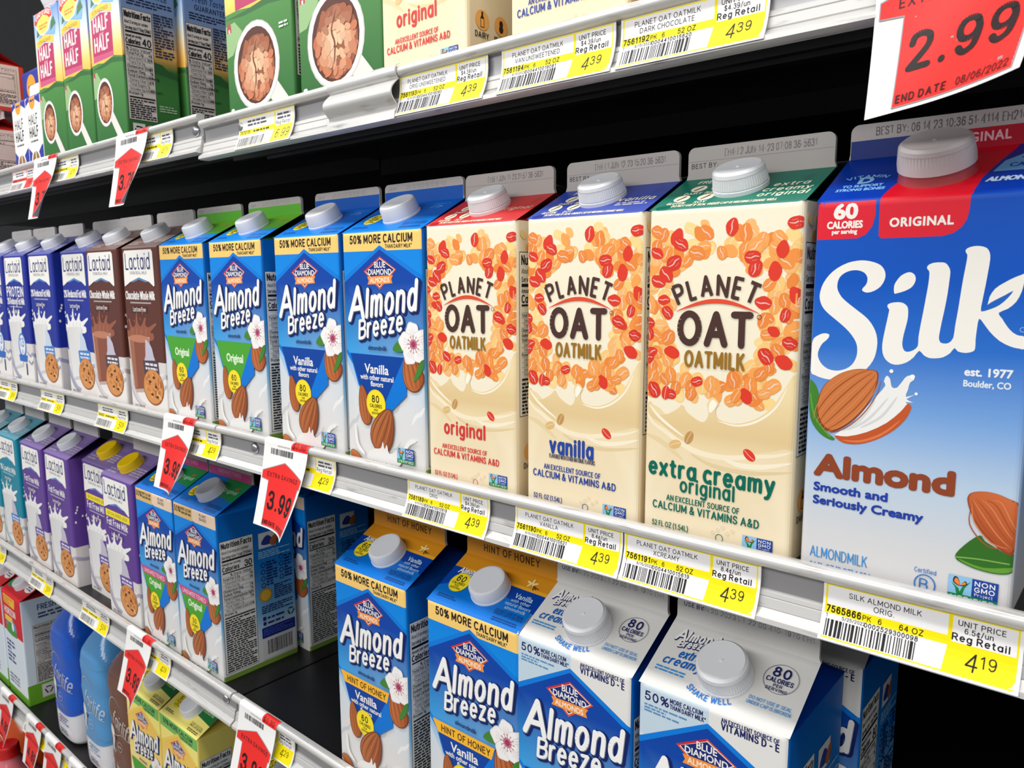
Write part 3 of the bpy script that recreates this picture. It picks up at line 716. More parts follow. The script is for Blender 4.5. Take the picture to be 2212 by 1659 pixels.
    almond(a, 24.5, 50, 34, 15, 101); a.ell(39.5, 52, 12.2, 12, C(226, 196, 20)); a.ell(39.5, 52, 11.6, 11.4, YEL)
    a.text(cal, 39.5, 53.5, 5.2, C(40, 40, 30), w=.2, align='c'); a.text('CALORIES', 39.5, 49.2, 2.5, C(40, 40, 30), w=.2, align='c', wid=15); a.text('PER', 39.5, 46.2, 1.6, C(40, 40, 30), w=.2, align='c'); a.text('SERVING', 39.5, 43.6, 1.6, C(40, 40, 30), w=.2, align='c')
    almond(a, 48, 31.5, 40, 27, 62, C(158, 82, 42))
    a.poly([(26, 6), (33, 14), (44, 16), (47, 22), (49, 16), (52, 20), (55, 13), (66, 16), (70, 8), (60, 2), (36, 1)], C(232, 229, 226), 3)
    a.stroke([(12, 34), (14, 16), (24, 8)], 4, C(240, 238, 235), 5, taper=True); a.stroke([(70, 12), (78, 24), (88, 28)], 4, C(240, 238, 235), 5, taper=True)
    almond(a, 12, 5, 17, 8, -22, C(206, 120, 66)); nongmo(a, 64.5, 7.5, 20.5, 12.5)
    a.text('HALF GALLON (1.89L)', 26, 2.0, 2.6, C(90, 90, 96), w=.14, wid=44)
    return a
def breeze_side(unsw=False):
    a = Art(); nutrition(a, 3, 8, 40, 152, '30' if unsw else '80', seed=4, tail=.42)
    a.rect(0, 0, 96, 5.5, C(120, 150, 60))
    a.rect(50, 140, 72, 158, C(214, 214, 214)); a.poly([(53, 145), (60, 154), (67, 150), (64, 143)], C(40, 60, 140), 3); almond(a, 70, 147, 14, 9, 60)
    a.lines(49, 128, 90, 137, 4, C(150, 200, 232), 3)
    for i in range(4): a.ring(54, 120-8*i, 2.4, 2.6, .8, C(20, 30, 90)); a.ring(78, 124-8*i, 2.4, 2.6, .8, C(20, 30, 90))
    a.lines(58, 94, 72, 124, 9, C(24, 40, 100), 6); a.lines(82, 98, 92, 126, 8, C(24, 40, 100), 7)
    a.ell(56, 84, 8, 8, C(190, 140, 30)); a.ell(56, 84, 6.4, 6.4, C(226, 178, 60)); a.lines(67, 76, 91, 94, 7, C(24, 40, 100), 8); a.lines(50, 62, 91, 72, 4, C(24, 40, 100), 9)
    a.rrect(51, 54, 55, 58.5, .6, C(30, 40, 110)); a.lines(57, 54, 82, 58, 1, C(30, 40, 110), 2); a.rrect(51, 48, 55, 52.5, 1.6, C(30, 40, 110)); a.lines(57, 48, 78, 52, 1, C(30, 40, 110), 3)
    recycle_mark(a, 88, 55, 4, C(20, 40, 30))
    a.rect(49, 33, 93, 45.5, C(20, 34, 120)); a.lines(51, 35, 90, 44, 4, C(70, 90, 170), 5); a.rect(49, 7, 93, 31, C(206, 204, 202)); barcode(a, 55, 12, 89, 29, 8)
    return a
def breeze_roof(flavour):
    a = Art(); S = hypot(48, 26)
    if flavour in ('orig', 'unsw'):
        g = grad([(S, C(120, 186, 40)), (S*.4, C(86, 170, 60))]) if flavour == 'orig' else C(30, 136, 72)
        if flavour == 'orig': a.poly([(40, S*.42), (96, S*.42), (96, S+1), (0, S+1), (0, S*.72), (30, S*.62)], g)
        else: a.poly([(52, S*.50), (96, S*.42), (96, S+1), (46, S+1)], g); a.text('Original', 74, S*.62, 5, C(190, 226, 190), w=.17, align='c')
        a.poly([(78, S*.78), (86, S*.80), (80, S*.72)], C(190, 90, 60), 3)
    if flavour == 'honey':
        a.rect(0, S*.70, 96, S+1, C(214, 142, 30)); a.poly([(0, S*.70), (0, S*.30), (30, S*.62), (96, S*.34), (96, S*.70)], C(0, 62, 160)); a.poly([(6, S*.72), (96, S*.72), (96, S*.66), (12, S*.69)], C(236, 170, 40))
        breeze_logo(a, 7, S*.60, .22, C(14, 34, 104)); a.serif('Vanilla', 80, S*.50, 4.6, C(196, 222, 246), .1, align='c')
        a.serif('with other', 80, S*.43, 3, C(170, 206, 240), .05, align='c'); a.serif('natural flavors', 80, S*.36, 3, C(170, 206, 240), .05, align='c'); a.serif('almondmilk', 80, S*.29, 3, C(170, 206, 240), .05, align='c')
        for i in range(5): t = radians(72*i+20); a.ell(78+3*cos(t), S*.80+2*sin(t), 2.6, .9, C(250, 226, 150), rot=72*i+20, n=10)
        for q in (-1, 0, 1): a.stroke([(80, S*.77), (84+q*2, S*.72+q)], .7, C(90, 50, 20))
    if flavour in ('vanilla',):
        a.poly([(0, S*.55), (96, S*.40), (96, S+1), (0, S+1)], C(0, 92, 190)); a.stroke([(70, S*.72), (76, S*.78), (82, S*.75), (78, S*.70)], .6, C(150, 190, 210), 3)
        a.text('VANILLA', 78, S*.82, 3, C(60, 140, 220), w=.16, align='c')
    if flavour == 'extra':
        ink = C(30, 36, 96); bl = C(70, 150, 214)
        breeze_logo(a, 6, S*.70, .33, ink, C(200, 204, 210)); a.text('extra', 15, S*.47, 6, C(20, 100, 190), w=.17, sh=.25, rot=3, wid=14); a.text('creamy', 7, S*.34, 6, C(20, 100, 190), w=.17, sh=.25, rot=3, wid=26); a.lines(5, S*.22, 25, S*.30, 2, bl, 3)
        a.ring(79, S*.62, 10.2, 10.2, .5, C(150, 150, 156)); a.text('80', 79, S*.645, 6, ink, w=.2, align='c'); a.text('CALORIES', 79, S*.565, 2.9, ink, w=.2, align='c', wid=16); a.text('PER', 79, S*.51, 1.9, ink, w=.2, align='c'); a.text('SERVING', 79, S*.46, 1.9, ink, w=.2, align='c')
        a.text('SHAKE WELL', 44.5, S*.06, 3.6, C(30, 116, 200), w=.19, align='c', wid=31, arc=-27)
        a.text('DO NOT USE IF SEAL', 79, S*.28, 2.2, bl, w=.15, align='c', wid=25); a.text('UNDER CAP IS BROKEN', 79, S*.22, 2.2, bl, w=.15, align='c', wid=26)
        return a
    ink = C(20, 70, 140) if flavour != 'banana' else C(60, 60, 20)
    a.ell(17, S*.44, 9.6, 9.6, C(200, 190, 20)); a.ell(17, S*.44, 9, 9, YEL); a.text('30' if flavour == 'unsw' else '80' if flavour == 'vanilla' else '60', 17, S*.46, 5.2, C(40, 40, 30), w=.2, align='c'); a.text('CALORIES', 17, S*.40, 2.2, C(40, 40, 30), w=.2, align='c', wid=13); a.text('PER', 17, S*.355, 1.6, C(40, 40, 30), w=.2, align='c'); a.text('SERVING', 17, S*.315, 1.6, C(40, 40, 30), w=.2, align='c')
    a.lines(6, S*.12, 26, S*.19, 2, ink, 2); a.text('DO NOT USE IF SEAL', 78, S*.215, 2.1, ink, w=.14, align='c', wid=27); a.text('UNDER CAP IS BROKEN', 78, S*.165, 2.1, ink, w=.14, align='c', wid=27); a.lines(66, S*.06, 90, S*.13, 2, ink, 5)
    if flavour == 'banana':
        a.poly([(56, S*.42), (96, S*.36), (96, S+1), (0, S+1), (0, S*.74), (40, S*.60)], C(24, 110, 52)); a.text('Almond', 76, S*.54, 5, C(190, 220, 160), w=.16, align='c')
    return a
def datecode(txt, W, v, h=3.6, u=None, col=C(120, 112, 112), best=None):
    a = Art(); a.text(txt, u if u is not None else W*.52, v, h, col, w=.13, align='c', wid=W*.60, dots=h*.16)
    if best: a.text(best[0], best[1], best[2], best[3], C(50, 46, 46), w=.16)
    return a
# ------------------------------------------------------------------ oat milk fronts (90 wide)
def oat_flakes(a, W, red, orange, seed=11, n=275):
    rnd = random.Random(seed); cx, cy = W*.47, 131
    pale = [C(250, 214, 142), C(247, 200, 122), C(244, 184, 112)]
    mid = [orange, mix(orange, C(250, 190, 110), .35), mix(orange, C(220, 100, 40), .25)]
    fl = []
    while len(fl) < n:
        u, v = rnd.uniform(-1, W+1), rnd.uniform(84, 188)
        d = abs((u-cx)/28.0)**2.5+abs((v-cy)/35.0)**2.5
        if d < 1.0: continue
        if v > 168 and rnd.random() < (v-168)/22+.25: continue
        if v < 92 and rnd.random() < .45: continue
        if v < 106 and u > W-12: continue
        k = rnd.random(); lvl = 0 if k < .48 else 1 if k < .87 else 2
        fl.append((lvl, u, v, rnd.uniform(0, 180), rnd.uniform(.9, 1.3), rnd.random()))
    fl.sort(key=lambda f: f[0]*.8+f[5]*.9)
    a.mod = 1
    for lvl, u, v, an, sz, q in fl:
        col = rnd.choice(pale if lvl == 0 else mid) if lvl < 2 else mix(red, C(200, 40, 30), q*.4)
        ca, sa = cos(radians(an)), sin(radians(an))
        T = lambda x, y: (u+x*ca-y*sa, v+x*sa+y*ca)
        L, B = 4.1*sz, (2.75+.7*q)*sz
        a.tri([T(L*cos(t)*(1+.05*sin(3*t+q*9)), B*sin(t)*(1+.07*sin(4*t+q*7))) for t in [2*pi*i/16 for i in range(16)]], col); a.k += .7
        if q > .22:
            lc = mix(col, WHITE, .62 if lvl else .4)
            a.stroke([T(-L*.86, B*.12), T(-L*.2, -B*.1*q), T(L*.3, B*.14), T(L*.86, 0)], .62*sz, lc, 3, taper=True, up=False)
            if q > .5: a.stroke([T(-L*.5, B*.4), T(L*.2, B*.5)], .22, mix(col, lc, .5), caps=False, up=False); a.stroke([T(-L*.1, -B*.5), T(L*.5, -B*.4)], .22, mix(col, lc, .5), caps=False, up=False)
            a.k += .7
    a.mod = 0; a.up()
def oat_front(kind, W=90):
    a = Art(); k = W/90
    red, orange = C(224, 60, 40), C(240, 146, 66)
    ink = {'orig': C(218, 58, 52), 'van': C(38, 70, 158), 'extra': C(0, 104, 86)}[kind]
    brown = C(74, 48, 42)
    oat_flakes(a, W, red, orange, 11)
    # pouring oat milk
    tan = grad([(90, C(240, 218, 168)), (66, C(226, 198, 146)), (52, C(240, 220, 176))]); cream = grad([(70, C(236, 214, 170)), (50, C(243, 226, 188)), (30, C(244, 229, 196)), (0, C(238, 222, 190))])
    a.poly([(-1, -1), (W+1, -1), (W+1, 73), (80*k, 68), (60*k, 62), (36*k, 62), (20*k, 68), (8*k, 77), (-1, 80)], cream)
    a.poly([(1, 77), (3*k, 80), (5*k, 74), (12*k, 72.5), (21*k, 77), (24*k, 80), (27*k, 76), (37*k, 71), (41*k, 76), (40*k, 82), (43*k, 86), (47*k, 83), (45*k, 79), (47*k, 74), (57*k, 72.5), (68*k, 76), (77*k, 83), (84*k, 94), (W, 103), (W+1, 90), (W+1, 64), (86*k, 62), (70*k, 57.5), (52*k, 54), (36*k, 55), (22*k, 60), (11*k, 67), (3*k, 71)], tan, 3)
    a.poly([(41.5*k, 77), (41*k, 81.5), (43.2*k, 84.5), (45.8*k, 82.6), (44*k, 79)], C(252, 244, 226), 4)
    for pts, w, c in (([(0, 74), (5, 67), (13, 63), (24, 57), (36, 53), (52, 52.5), (66, 55), (80, 57.5), (90, 61)], 3.2, C(247, 233, 202)), ([(2, 78), (8, 72), (16, 66.5), (26, 61)], 1.8, C(250, 240, 215)), ([(50, 52), (60, 49.5), (74, 50.5), (90, 55)], 3, C(249, 237, 210)), ([(46, 73), (58, 71.5), (70, 75.5), (80, 84), (86, 96)], 1.4, C(250, 240, 218)), ([(30, 52), (44, 47), (66, 46), (90, 50)], 2.4, C(228, 206, 160)), ([(0, 60), (12, 56), (26, 47)], 3, C(232, 210, 164))):
        a.stroke([(x*k, y) for x, y in pts], w, c, 5, taper=True)
    for u, v, an, c in ((29, 61, 65, C(196, 148, 84)), (66, 56, 140, red), (20, 56, 20, C(226, 186, 120)), (13, 86, 80, red), (57, 88, 60, orange)):
        ca, sa = cos(radians(an)), sin(radians(an)); T = lambda x, y: (u*k+x*ca-y*sa, v+x*sa+y*ca)
        a.tri([T(4.2*cos(2*pi*i/16), 2.6*sin(2*pi*i/16)) for i in range(16)], c); a.up(); a.stroke([T(-3.6, 0), T(0, .3), T(3.6, 0)], .4, mix(c, WHITE, .5), 3)
    # big lettering
    cx = W*.485
    a.text('PLANET', cx, 142.8, 10.6, brown, w=.19, align='c', arc=52, wid=47*k, tr=3.0, caps=False)
    up = [(cx-25*k+50*k*i/16, 133.6+7.4*sin(pi*i/16)) for i in range(17)]; lo = [(cx-25*k+50*k*i/16, 133.4+5.2*sin(pi*i/16)) for i in range(17)]
    a.poly(up+lo[::-1], C(226, 76, 46))
    a.text('OAT', cx, 116.0, 16.4, brown, w=.235, align='c', wid=44*k, tr=1.6); a.ring(cx+25*k, 131.6, 1.2, 1.2, .3, brown)
    rnd = random.Random(3)
    for i in range(46):
        px, py = cx+rnd.uniform(-21, 21)*k, rnd.uniform(116, 132); a.tri([(px, py), (px+.25, py), (px+.1, py+.22)], C(140, 108, 92))
    a.up()
    a.text('OATMILK', cx, 102.8, 8.2, C(154, 110, 30), w=.2, align='c', wid=36*k, tr=2.4)
    if kind == 'orig':
        a.text('original', W*.44, 38.4, 9.4, ink, w=.2, align='c', wid=42, low=1.0); y = 0
    elif kind == 'van':
        a.text('vanilla', W*.43, 38.2, 10, ink, w=.22, align='c', wid=35); a.text('FLAVORED WITH OTHER NATURAL FLAVORS', W*.43, 34.4, 2.6, C(60, 60, 90), w=.14, align='c', wid=37); y = -.5
    else:
        a.text('extra creamy', W*.475, 36.6, 9.4, ink, w=.22, align='c', wid=78); a.text('original', W*.465, 28.6, 8, ink, w=.18, align='c', wid=34); y = -5
    a.text('AN EXCELLENT SOURCE OF', W*.43, 26.8+y, 3.1, ink, w=.18, align='c', wid=46); a.text('CALCIUM & VITAMINS A&D', W*.445, 20.9+y, 4.2, ink, w=.19, align='c', wid=67)
    nongmo(a, 64*k, 1.5+(4 if kind == 'orig' else 0), 17.5, 9)
    a.text('52 FL OZ (1.54L)', 6, 5.0, 3.0, ink, w=.16, wid=24); a.ring(50*k, 5.4, 2.2, 2.2, .4, ink)
    for i in range(5): a.ring(46+3*i, 8+((i*7) % 5), 1, 1, .25, C(222, 204, 172))
    return a
def oat_side():
    a = Art(); nutrition(a, 3, 58, 46, 112, '90', paper=C(240, 232, 214), seed=9, tail=.22, rows=[('Total Fat 1.5g', '2%', 1), ('Saturated Fat 0g', '0%', 0), ('Trans Fat 0g', '', 0), ('Cholesterol 0mg', '0%', 1), ('Sodium 120mg', '5%', 1), ('Total Carbohydrate 19g', '7%', 1), ('Dietary Fiber 2g', '7%', 0), ('Total Sugars 4g', '', 0), ('Protein 2g', '', 1), ('Vitamin D 4.5mcg', '20%', 0), ('Calcium 350mg', '25%', 0), ('Iron 0.3mg', '0%', 0), ('Potassium 330mg', '6%', 0)])
    a.text('FREE FROM', 52, 48, 8, C(50, 36, 34), w=.2, wid=36)
    for i, (u, nm) in enumerate(((14, 'DAIRY'), (34, 'PEANUTS'), (54, 'GLUTEN'), (74, 'SOY'))):
        a.ell(u, 32, 7, 6.6, C(244, 176, 92)); a.text(nm, u, 20.5, 3.4, C(50, 36, 34), w=.19, align='c', wid=min(14, 3*len(nm)))
        if i == 0: a.poly([(u-2, 27), (u+2, 27), (u+2, 33), (u+.9, 35), (u+.9, 37.5), (u-.9, 37.5), (u-.9, 35), (u-2, 33)], C(50, 36, 34)); a.poly([(u-1.4, 27.6), (u+1.4, 27.6), (u+1.4, 32.8), (u-1.4, 32.8)], C(244, 176, 92))
        else: a.ell(u, 33.5, 2, 2.4, C(50, 36, 34)); a.ell(u, 30, 2.3, 2.6, C(50, 36, 34))
    rnd = random.Random(4)
    for i in range(16): a.ell(rnd.uniform(4, 90), rnd.uniform(173, 187), 3.8, 2.6, rnd.choice((C(240, 190, 120), C(236, 160, 90), C(246, 206, 140), C(250, 214, 142))), rot=rnd.uniform(0, 180), n=14)
    a.lines(52, 62, 86, 110, 16, C(90, 76, 70), 5); a.lines(52, 120, 86, 166, 12, C(90, 76, 70), 6)
    return a
def oat_roof(kind, col, W=90):
    a = Art(); S = hypot(45, 21); cr = C(250, 242, 214)
    dk = mix(col, (0, 0, 0), .25)
    for u, v in ((8, 3), (80, 36), (52, 44), (30, 30)): a.ell(u, v, 5, 3, dk, rot=u)
    a.text('FREE FROM', 12, S*.80, 4, cr, w=.17, wid=28)
    for u, v, n in ((17, .58, 'DAIRY'), (30, .58, 'PEANUTS'), (13, .28, 'GLUTEN'), (28, .28, 'SOY')):
        a.ell(u, S*v+2, 4.8, 5, cr); a.stroke([(u-1.6, S*v-.5), (u+.3, S*v+2.4), (u+1.5, S*v+4.6)], 1.5, C(60, 42, 36), 3); a.text(n, u, S*v-7, 3, cr, w=.18, align='c', wid=min(11, 2.4*len(n)))
    a.text('DO NOT USE IF SEAL UNDER CAP IS MISSING | SHAKE WELL', W*.48, S*.055, 2.7, cr, w=.18, align='c', wid=W*.68)
    if kind == 'extra':
        for i, t in enumerate(('extra', 'creamy', 'original')): a.text(t, W*.82, S*(.50-.145*i), 4.8, cr, w=.19, sh=.12, align='c')
    elif kind == 'van':
        a.text('vanilla', W*.81, S*.40, 5.2, cr, w=.19, sh=.12, align='c'); a.lines(W*.68, S*.24, W*.94, S*.36, 2, mix(cr, col, .4), 2)
    else: a.text('original', W*.80, S*.42, 5, mix(cr, col, .35), w=.17, sh=.12, align='c')
    return a

# ------------------------------------------------------------------ the large blue carton with the white script (95.5 wide)
def script_front():
    a = Art(); dv = 3.0
    up = lambda pts: [(x, y+dv) for x, y in pts]
    cream = C(246, 241, 232)
    S = [(23.7, 142.9), (26.0, 142.0), (29.2, 142.9), (32.0, 145.0), (33.6, 148.0), (33.9, 150.7), (33.1, 153.1), (31.4, 155.1), (28.5, 156.5), (24.5, 157.4), (20.6, 157.4), (16.0, 156.4), (11.3, 154.0), (7.7, 150.9), (4.8, 146.7), (3.4, 142.4), (3.3, 138.8), (4.6, 135.2), (6.9, 132.4), (9.8, 130.0), (13.4, 127.2), (17.0, 124.2), (19.9, 121.1), (22.1, 117.7), (22.9, 114.5), (22.8, 111.0), (21.6, 107.7), (19.4, 105.1), (16.0, 103.4), (12.6, 102.9), (9.0, 103.6), (6.1, 105.6), (4.4, 108.1), (3.7, 110.6), (4.2, 113.2), (5.6, 116.1), (7.3, 117.7), (8.6, 119.2), (9.0, 120.6), (8.2, 121.3), (6.0, 121.4), (3.6, 120.4), (1.5, 118.9), (0.4, 117.0), (-0.3, 114.0), (-0.2, 102.2), (2.8, 99.9), (6.5, 98.7), (10.7, 98.2), (15.6, 98.7), (20.3, 100.1), (24.9, 102.6), (28.1, 105.3), (30.5, 109.0), (31.7, 112.9), (32.1, 117.8), (31.4, 122.0), (29.9, 125.4), (27.8, 128.4), (25.3, 130.8), (22.6, 132.8), (19.4, 135.2), (16.3, 137.6), (13.8, 140.0), (12.0, 143.1), (11.6, 145.6), (12.0, 148.1), (13.2, 150.2), (15.5, 151.9), (18.5, 152.8), (21.5, 152.7), (24.2, 151.6), (25.7, 149.4), (25.7, 147.0), (24.9, 145.3), (23.9, 144.2)]
    dot = [(38.3, 141.9), (39.5, 141.8), (43.1, 143.0), (45.8, 144.7), (47.1, 147.0), (47.3, 149.0), (46.6, 150.6), (45.0, 151.6), (43.2, 151.4), (40.8, 150.0), (39.1, 147.7), (38.1, 145.3)]
    ilk = [(35.7, 136.2), (36.9, 137.1), (39.7, 137.6), (42.5, 137.3), (44.5, 135.6), (45.0, 133.3), (45.0, 130.0), (44.4, 126.2), (43.7, 122.5), (43.3, 118.7), (43.6, 116.4), (44.5, 114.7), (46.1, 114.3), (48.5, 115.3), (50.2, 117.4), (50.2, 121.4), (50.8, 127.5), (51.6, 134.1), (52.3, 140.7), (52.9, 146.6), (53.0, 151.2), (52.5, 152.5), (51.8, 153.5), (52.3, 154.8), (54.3, 155.8), (57.0, 156.0), (59.3, 155.7), (60.8, 154.0), (61.6, 151.8), (61.5, 147.9), (61.1, 141.5), (60.4, 135.0), (59.6, 129.1), (59.0, 123.8), (58.9, 121.2), (59.6, 119.5), (61.1, 119.0), (63.1, 119.4), (64.8, 121.8), (65.2, 127.3), (65.9, 134.4), (66.5, 142.2), (67.1, 149.2), (67.8, 155.5), (68.0, 158.7), (67.7, 159.6), (67.1, 160.9), (67.9, 162.1), (70.4, 162.9), (73.1, 162.8), (75.4, 161.9), (76.6, 160.0), (77.0, 157.2), (76.6, 151.6), (76.0, 145.4), (75.3, 139.1), (75.0, 134.1), (77.4, 137.2), (77.9, 140.4), (79.8, 144.1), (82.9, 146.6), (86.4, 148.8), (89.4, 150.2), (90.7, 150.6), (90.6, 147.8), (89.9, 143.0), (88.2, 138.6), (85.3, 135.5), (81.9, 133.6), (83.4, 131.1), (85.8, 127.4), (88.1, 125.0), (90.3, 123.9), (92.7, 123.3), (93.0, 118.4), (90.7, 118.3), (87.5, 119.0), (83.1, 121.3), (79.0, 125.3), (76.3, 129.0), (74.5, 130.8), (74.0, 126.3), (73.8, 121.2), (73.9, 117.4), (73.0, 116.0), (70.3, 115.2), (67.1, 115.7), (65.6, 117.2), (64.0, 114.8), (61.2, 112.7), (58.3, 112.0), (55.3, 112.0), (52.9, 113.2), (50.9, 115.1), (48.7, 111.9), (45.8, 109.3), (42.1, 107.9), (38.9, 108.2), (36.3, 110.1), (34.8, 113.1), (34.4, 117.3), (34.9, 122.1), (35.8, 128.3), (36.5, 133.1), (36.5, 134.1), (35.8, 135.1)]
    slit = [(77.4, 137.1), (80.2, 139.2), (83.8, 141.4), (86.8, 143.3), (84.9, 140.1), (82.0, 137.0), (78.8, 135.2), (75.1, 134.0)]
    for p in (S, dot, ilk): a.poly(up(p), cream, 2)
    a.poly(up(slit), C(30, 98, 192), 2); a.ring(91.5, 126.5+dv, 1, 1, .25, C(150, 190, 230))
    rd = C(226, 30, 50)
    a.poly(up([(-.5, 188), (27.5, 188), (27.8, 179.1), (26.5, 173.5), (23.8, 169.9), (20.0, 168.1), (-.5, 168.0)]), rd); a.poly(up([(29.4, 188), (67.7, 188), (67.6, 179.9), (66.8, 175.0), (64.8, 171.4), (61.6, 169.0), (57.1, 167.8), (31.0, 167.7), (29.7, 169.0)]), rd)
    a.serif('60', 13.8, 178.0+dv, 7.0, cream, .5, align='c', wid=11.5); a.serif('CALORIES', 13.6, 173.3+dv, 3.3, cream, .2, align='c', wid=17); a.serif('per serving', 13.6, 170.6+dv, 2.1, cream, .12, align='c', wid=12)
    a.serif('ORIGINAL', 48, 173+dv, 4.0, cream, .22, align='c', wid=27.5, tr=.06)
    a.serif('est. 1977', 79.8, 105+dv, 3.6, C(236, 240, 244), .18, align='c', wid=19); a.serif('Boulder, CO', 79.6, 100+dv, 2.9, C(226, 234, 242), .12, align='c', wid=19)
    lf, lf2 = C(64, 128, 44), C(96, 158, 60)
    a.poly(up([(-.4, 89.8), (-.4, 97.5), (3.8, 94.5), (6.4, 85.9), (9.2, 72.9), (14.4, 68.3), (12.3, 67.3), (6.4, 70.3), (1.5, 77.5)]), lf, 3); a.stroke(up([(1, 90), (4, 78), (12, 69)]), .8, lf2, 4)
    a.poly(up([(14.3, 70.2), (22.2, 76.7), (29.1, 86.1), (34.0, 92.9), (37.0, 97.4), (36.2, 99.4), (37.3, 102.3), (39.0, 100.7), (39.9, 97.0), (42.4, 96.9), (45.6, 101.9), (47.4, 103.1), (49.5, 103.3), (49.6, 101.2), (47.9, 99.7), (47.2, 96.2), (46.5, 92.7), (51.3, 94.6), (46.8, 91.7), (50.0, 90.3), (46.3, 90.3), (47.3, 89.4), (44.7, 85.6), (38.7, 79.3), (29.8, 73.6), (20.5, 70.2)]), C(240, 238, 234), 2)
    for p in ([(20, 73), (30, 80), (39, 92)], [(26, 75), (36, 82), (43, 93)], [(18, 72.5), (26, 79), (33, 90)]): a.stroke(up(p), 1.3, C(214, 214, 214), 5, taper=True)
    a.ell(39.3, 104.6+dv, .9, .9, C(246, 246, 246)); a.ell(48.8, 102.6+dv, 1.1, 1.1, C(250, 250, 250)); a.ell(50.9, 94.6+dv, .7, .7, C(246, 246, 246))
    a.poly(up([(14.3, 69.8), (20.5, 70.2), (29.8, 73.6), (38.7, 79.3), (44.7, 85.6), (47.3, 89.4), (48.9, 88.8), (49.0, 86.8), (46.8, 81.7), (41.5, 75.5), (34.0, 70.2), (26.2, 67.0), (18.6, 66.7)]), C(196, 86, 40), 3)
    a.stroke(up([(18, 68), (27, 68.6), (37, 73.6), (45, 81.5)]), 1.2, C(224, 120, 66), 5, taper=True)
    o = up([(4.6, 85.7), (7.7, 94.9), (14.8, 101.3), (22.8, 104.4), (30.1, 104.6), (33.3, 103.4), (33.1, 97.1), (30.3, 89.0), (25.4, 81.4), (18.9, 74.8), (12.8, 71.5), (8.4, 73.1), (5.3, 78.4)])
    cx, cy = 19.5, 88+dv
    a.poly(o, C(136, 62, 26), 4); a.poly([(cx+(x-cx)*.96, cy+.5+(y-cy)*.955) for x, y in o], lambda u, v: mix(C(150, 72, 32), C(206, 118, 62), min(1, max(0, .5+((v-cy)*.66-(u-cx)*.75)/24))), 4)
    for i, q in enumerate((-.78, -.6, -.42, -.24, -.06, .12, .3, .48, .66, .82)):
        ang = radians(49); pts = []
        for f in (-.92, -.6, -.2, .2, .6, .92):
            x, y = 21*f, 12.4*q*sqrt(max(0, 1-f*f*.96))*(1-.10*f); pts.append((cx+x*cos(ang)-y*sin(ang), cy+x*sin(ang)+y*cos(ang)))
        a.stroke(pts, .55, C(214, 134, 80) if i % 2 else C(158, 78, 36), 5, taper=True)
    a.serif('Almond', 38, 48.7+dv, 10.6, C(142, 66, 36), .95, align='c', wid=65)
    a.serif('Smooth and', 5, 40.2+dv, 4.2, C(30, 62, 160), .28, wid=36.5); a.serif('Seriously Creamy', 5, 33.2+dv, 4.2, C(30, 62, 160), .28, wid=52.5)
    a.text('ALMONDMILK', 5, 4.7+dv, 5.2, C(60, 140, 206), w=.11, wid=28.5); a.text('64 FL OZ (2 QT) 1.89 L', 5, -1.6+dv, 3.0, C(60, 130, 200), w=.15, wid=31)
    o = up([(75.7, 47.0), (76.3, 50.5), (79.6, 52.2), (85.2, 52.7), (91.3, 51.2), (96.4, 47.6), (96.4, 32.0), (95.2, 26.2), (93.1, 25.4), (88.6, 28.0), (82.6, 33.4), (78.2, 40.0)])
    lv = up([(72.3, 19.4), (75.7, 25.8), (81.6, 31.9), (84.0, 29.7), (88.6, 27.4), (93.7, 25.2), (96.3, 26.5), (96.2, 21.1), (95.4, 17.2), (90.6, 15.4), (83.9, 15.3), (77.5, 16.5)])
    a.poly(lv, C(52, 108, 36), 3); a.poly(up([(74, 19), (84, 17), (95.6, 19.6), (95, 17.6), (90.6, 15.9), (83.9, 15.8), (77.5, 17)]), C(100, 156, 54), 3); a.stroke(up([(72.6, 19.5), (82, 20.6), (94, 21)]), .6, C(130, 176, 84), 4)
    cx, cy = 86.5, 39.5+dv; a.poly(o, C(150, 66, 30), 3); a.poly([(cx+(x-cx)*.95, cy+.5+(y-cy)*.95) for x, y in o], lambda u, v: mix(C(166, 74, 36), C(208, 108, 60), min(1, max(0, .5+((v-cy)*.8+(u-cx)*.4)/22))), 3)
    for i in range(8):
        s = -8+2.4*i; a.stroke([(77.5+max(0, s)*.9, 49+dv-abs(s)*.2+s*.2), (83+s*.7, 42+dv+s*.75), (89+s*.5, 34+dv+s*.8), (94.6+s*.1, 28+dv+max(0, s))], .55, C(220, 132, 82) if i % 2 else C(168, 80, 40), 4, taper=True)
    b = C(60, 120, 190); a.text('Certified', 60.4, 8.4+dv, 2.2, b, w=.13, align='c', wid=9.5); a.ring(60.4, 2.8+dv, 4.5, 4.7, .65, b); a.text('B', 60.4, .3+dv, 5.0, b, w=.14, align='c')
    nongmo(a, 70.4, -1.2+dv, 20.5, 12)
    return a
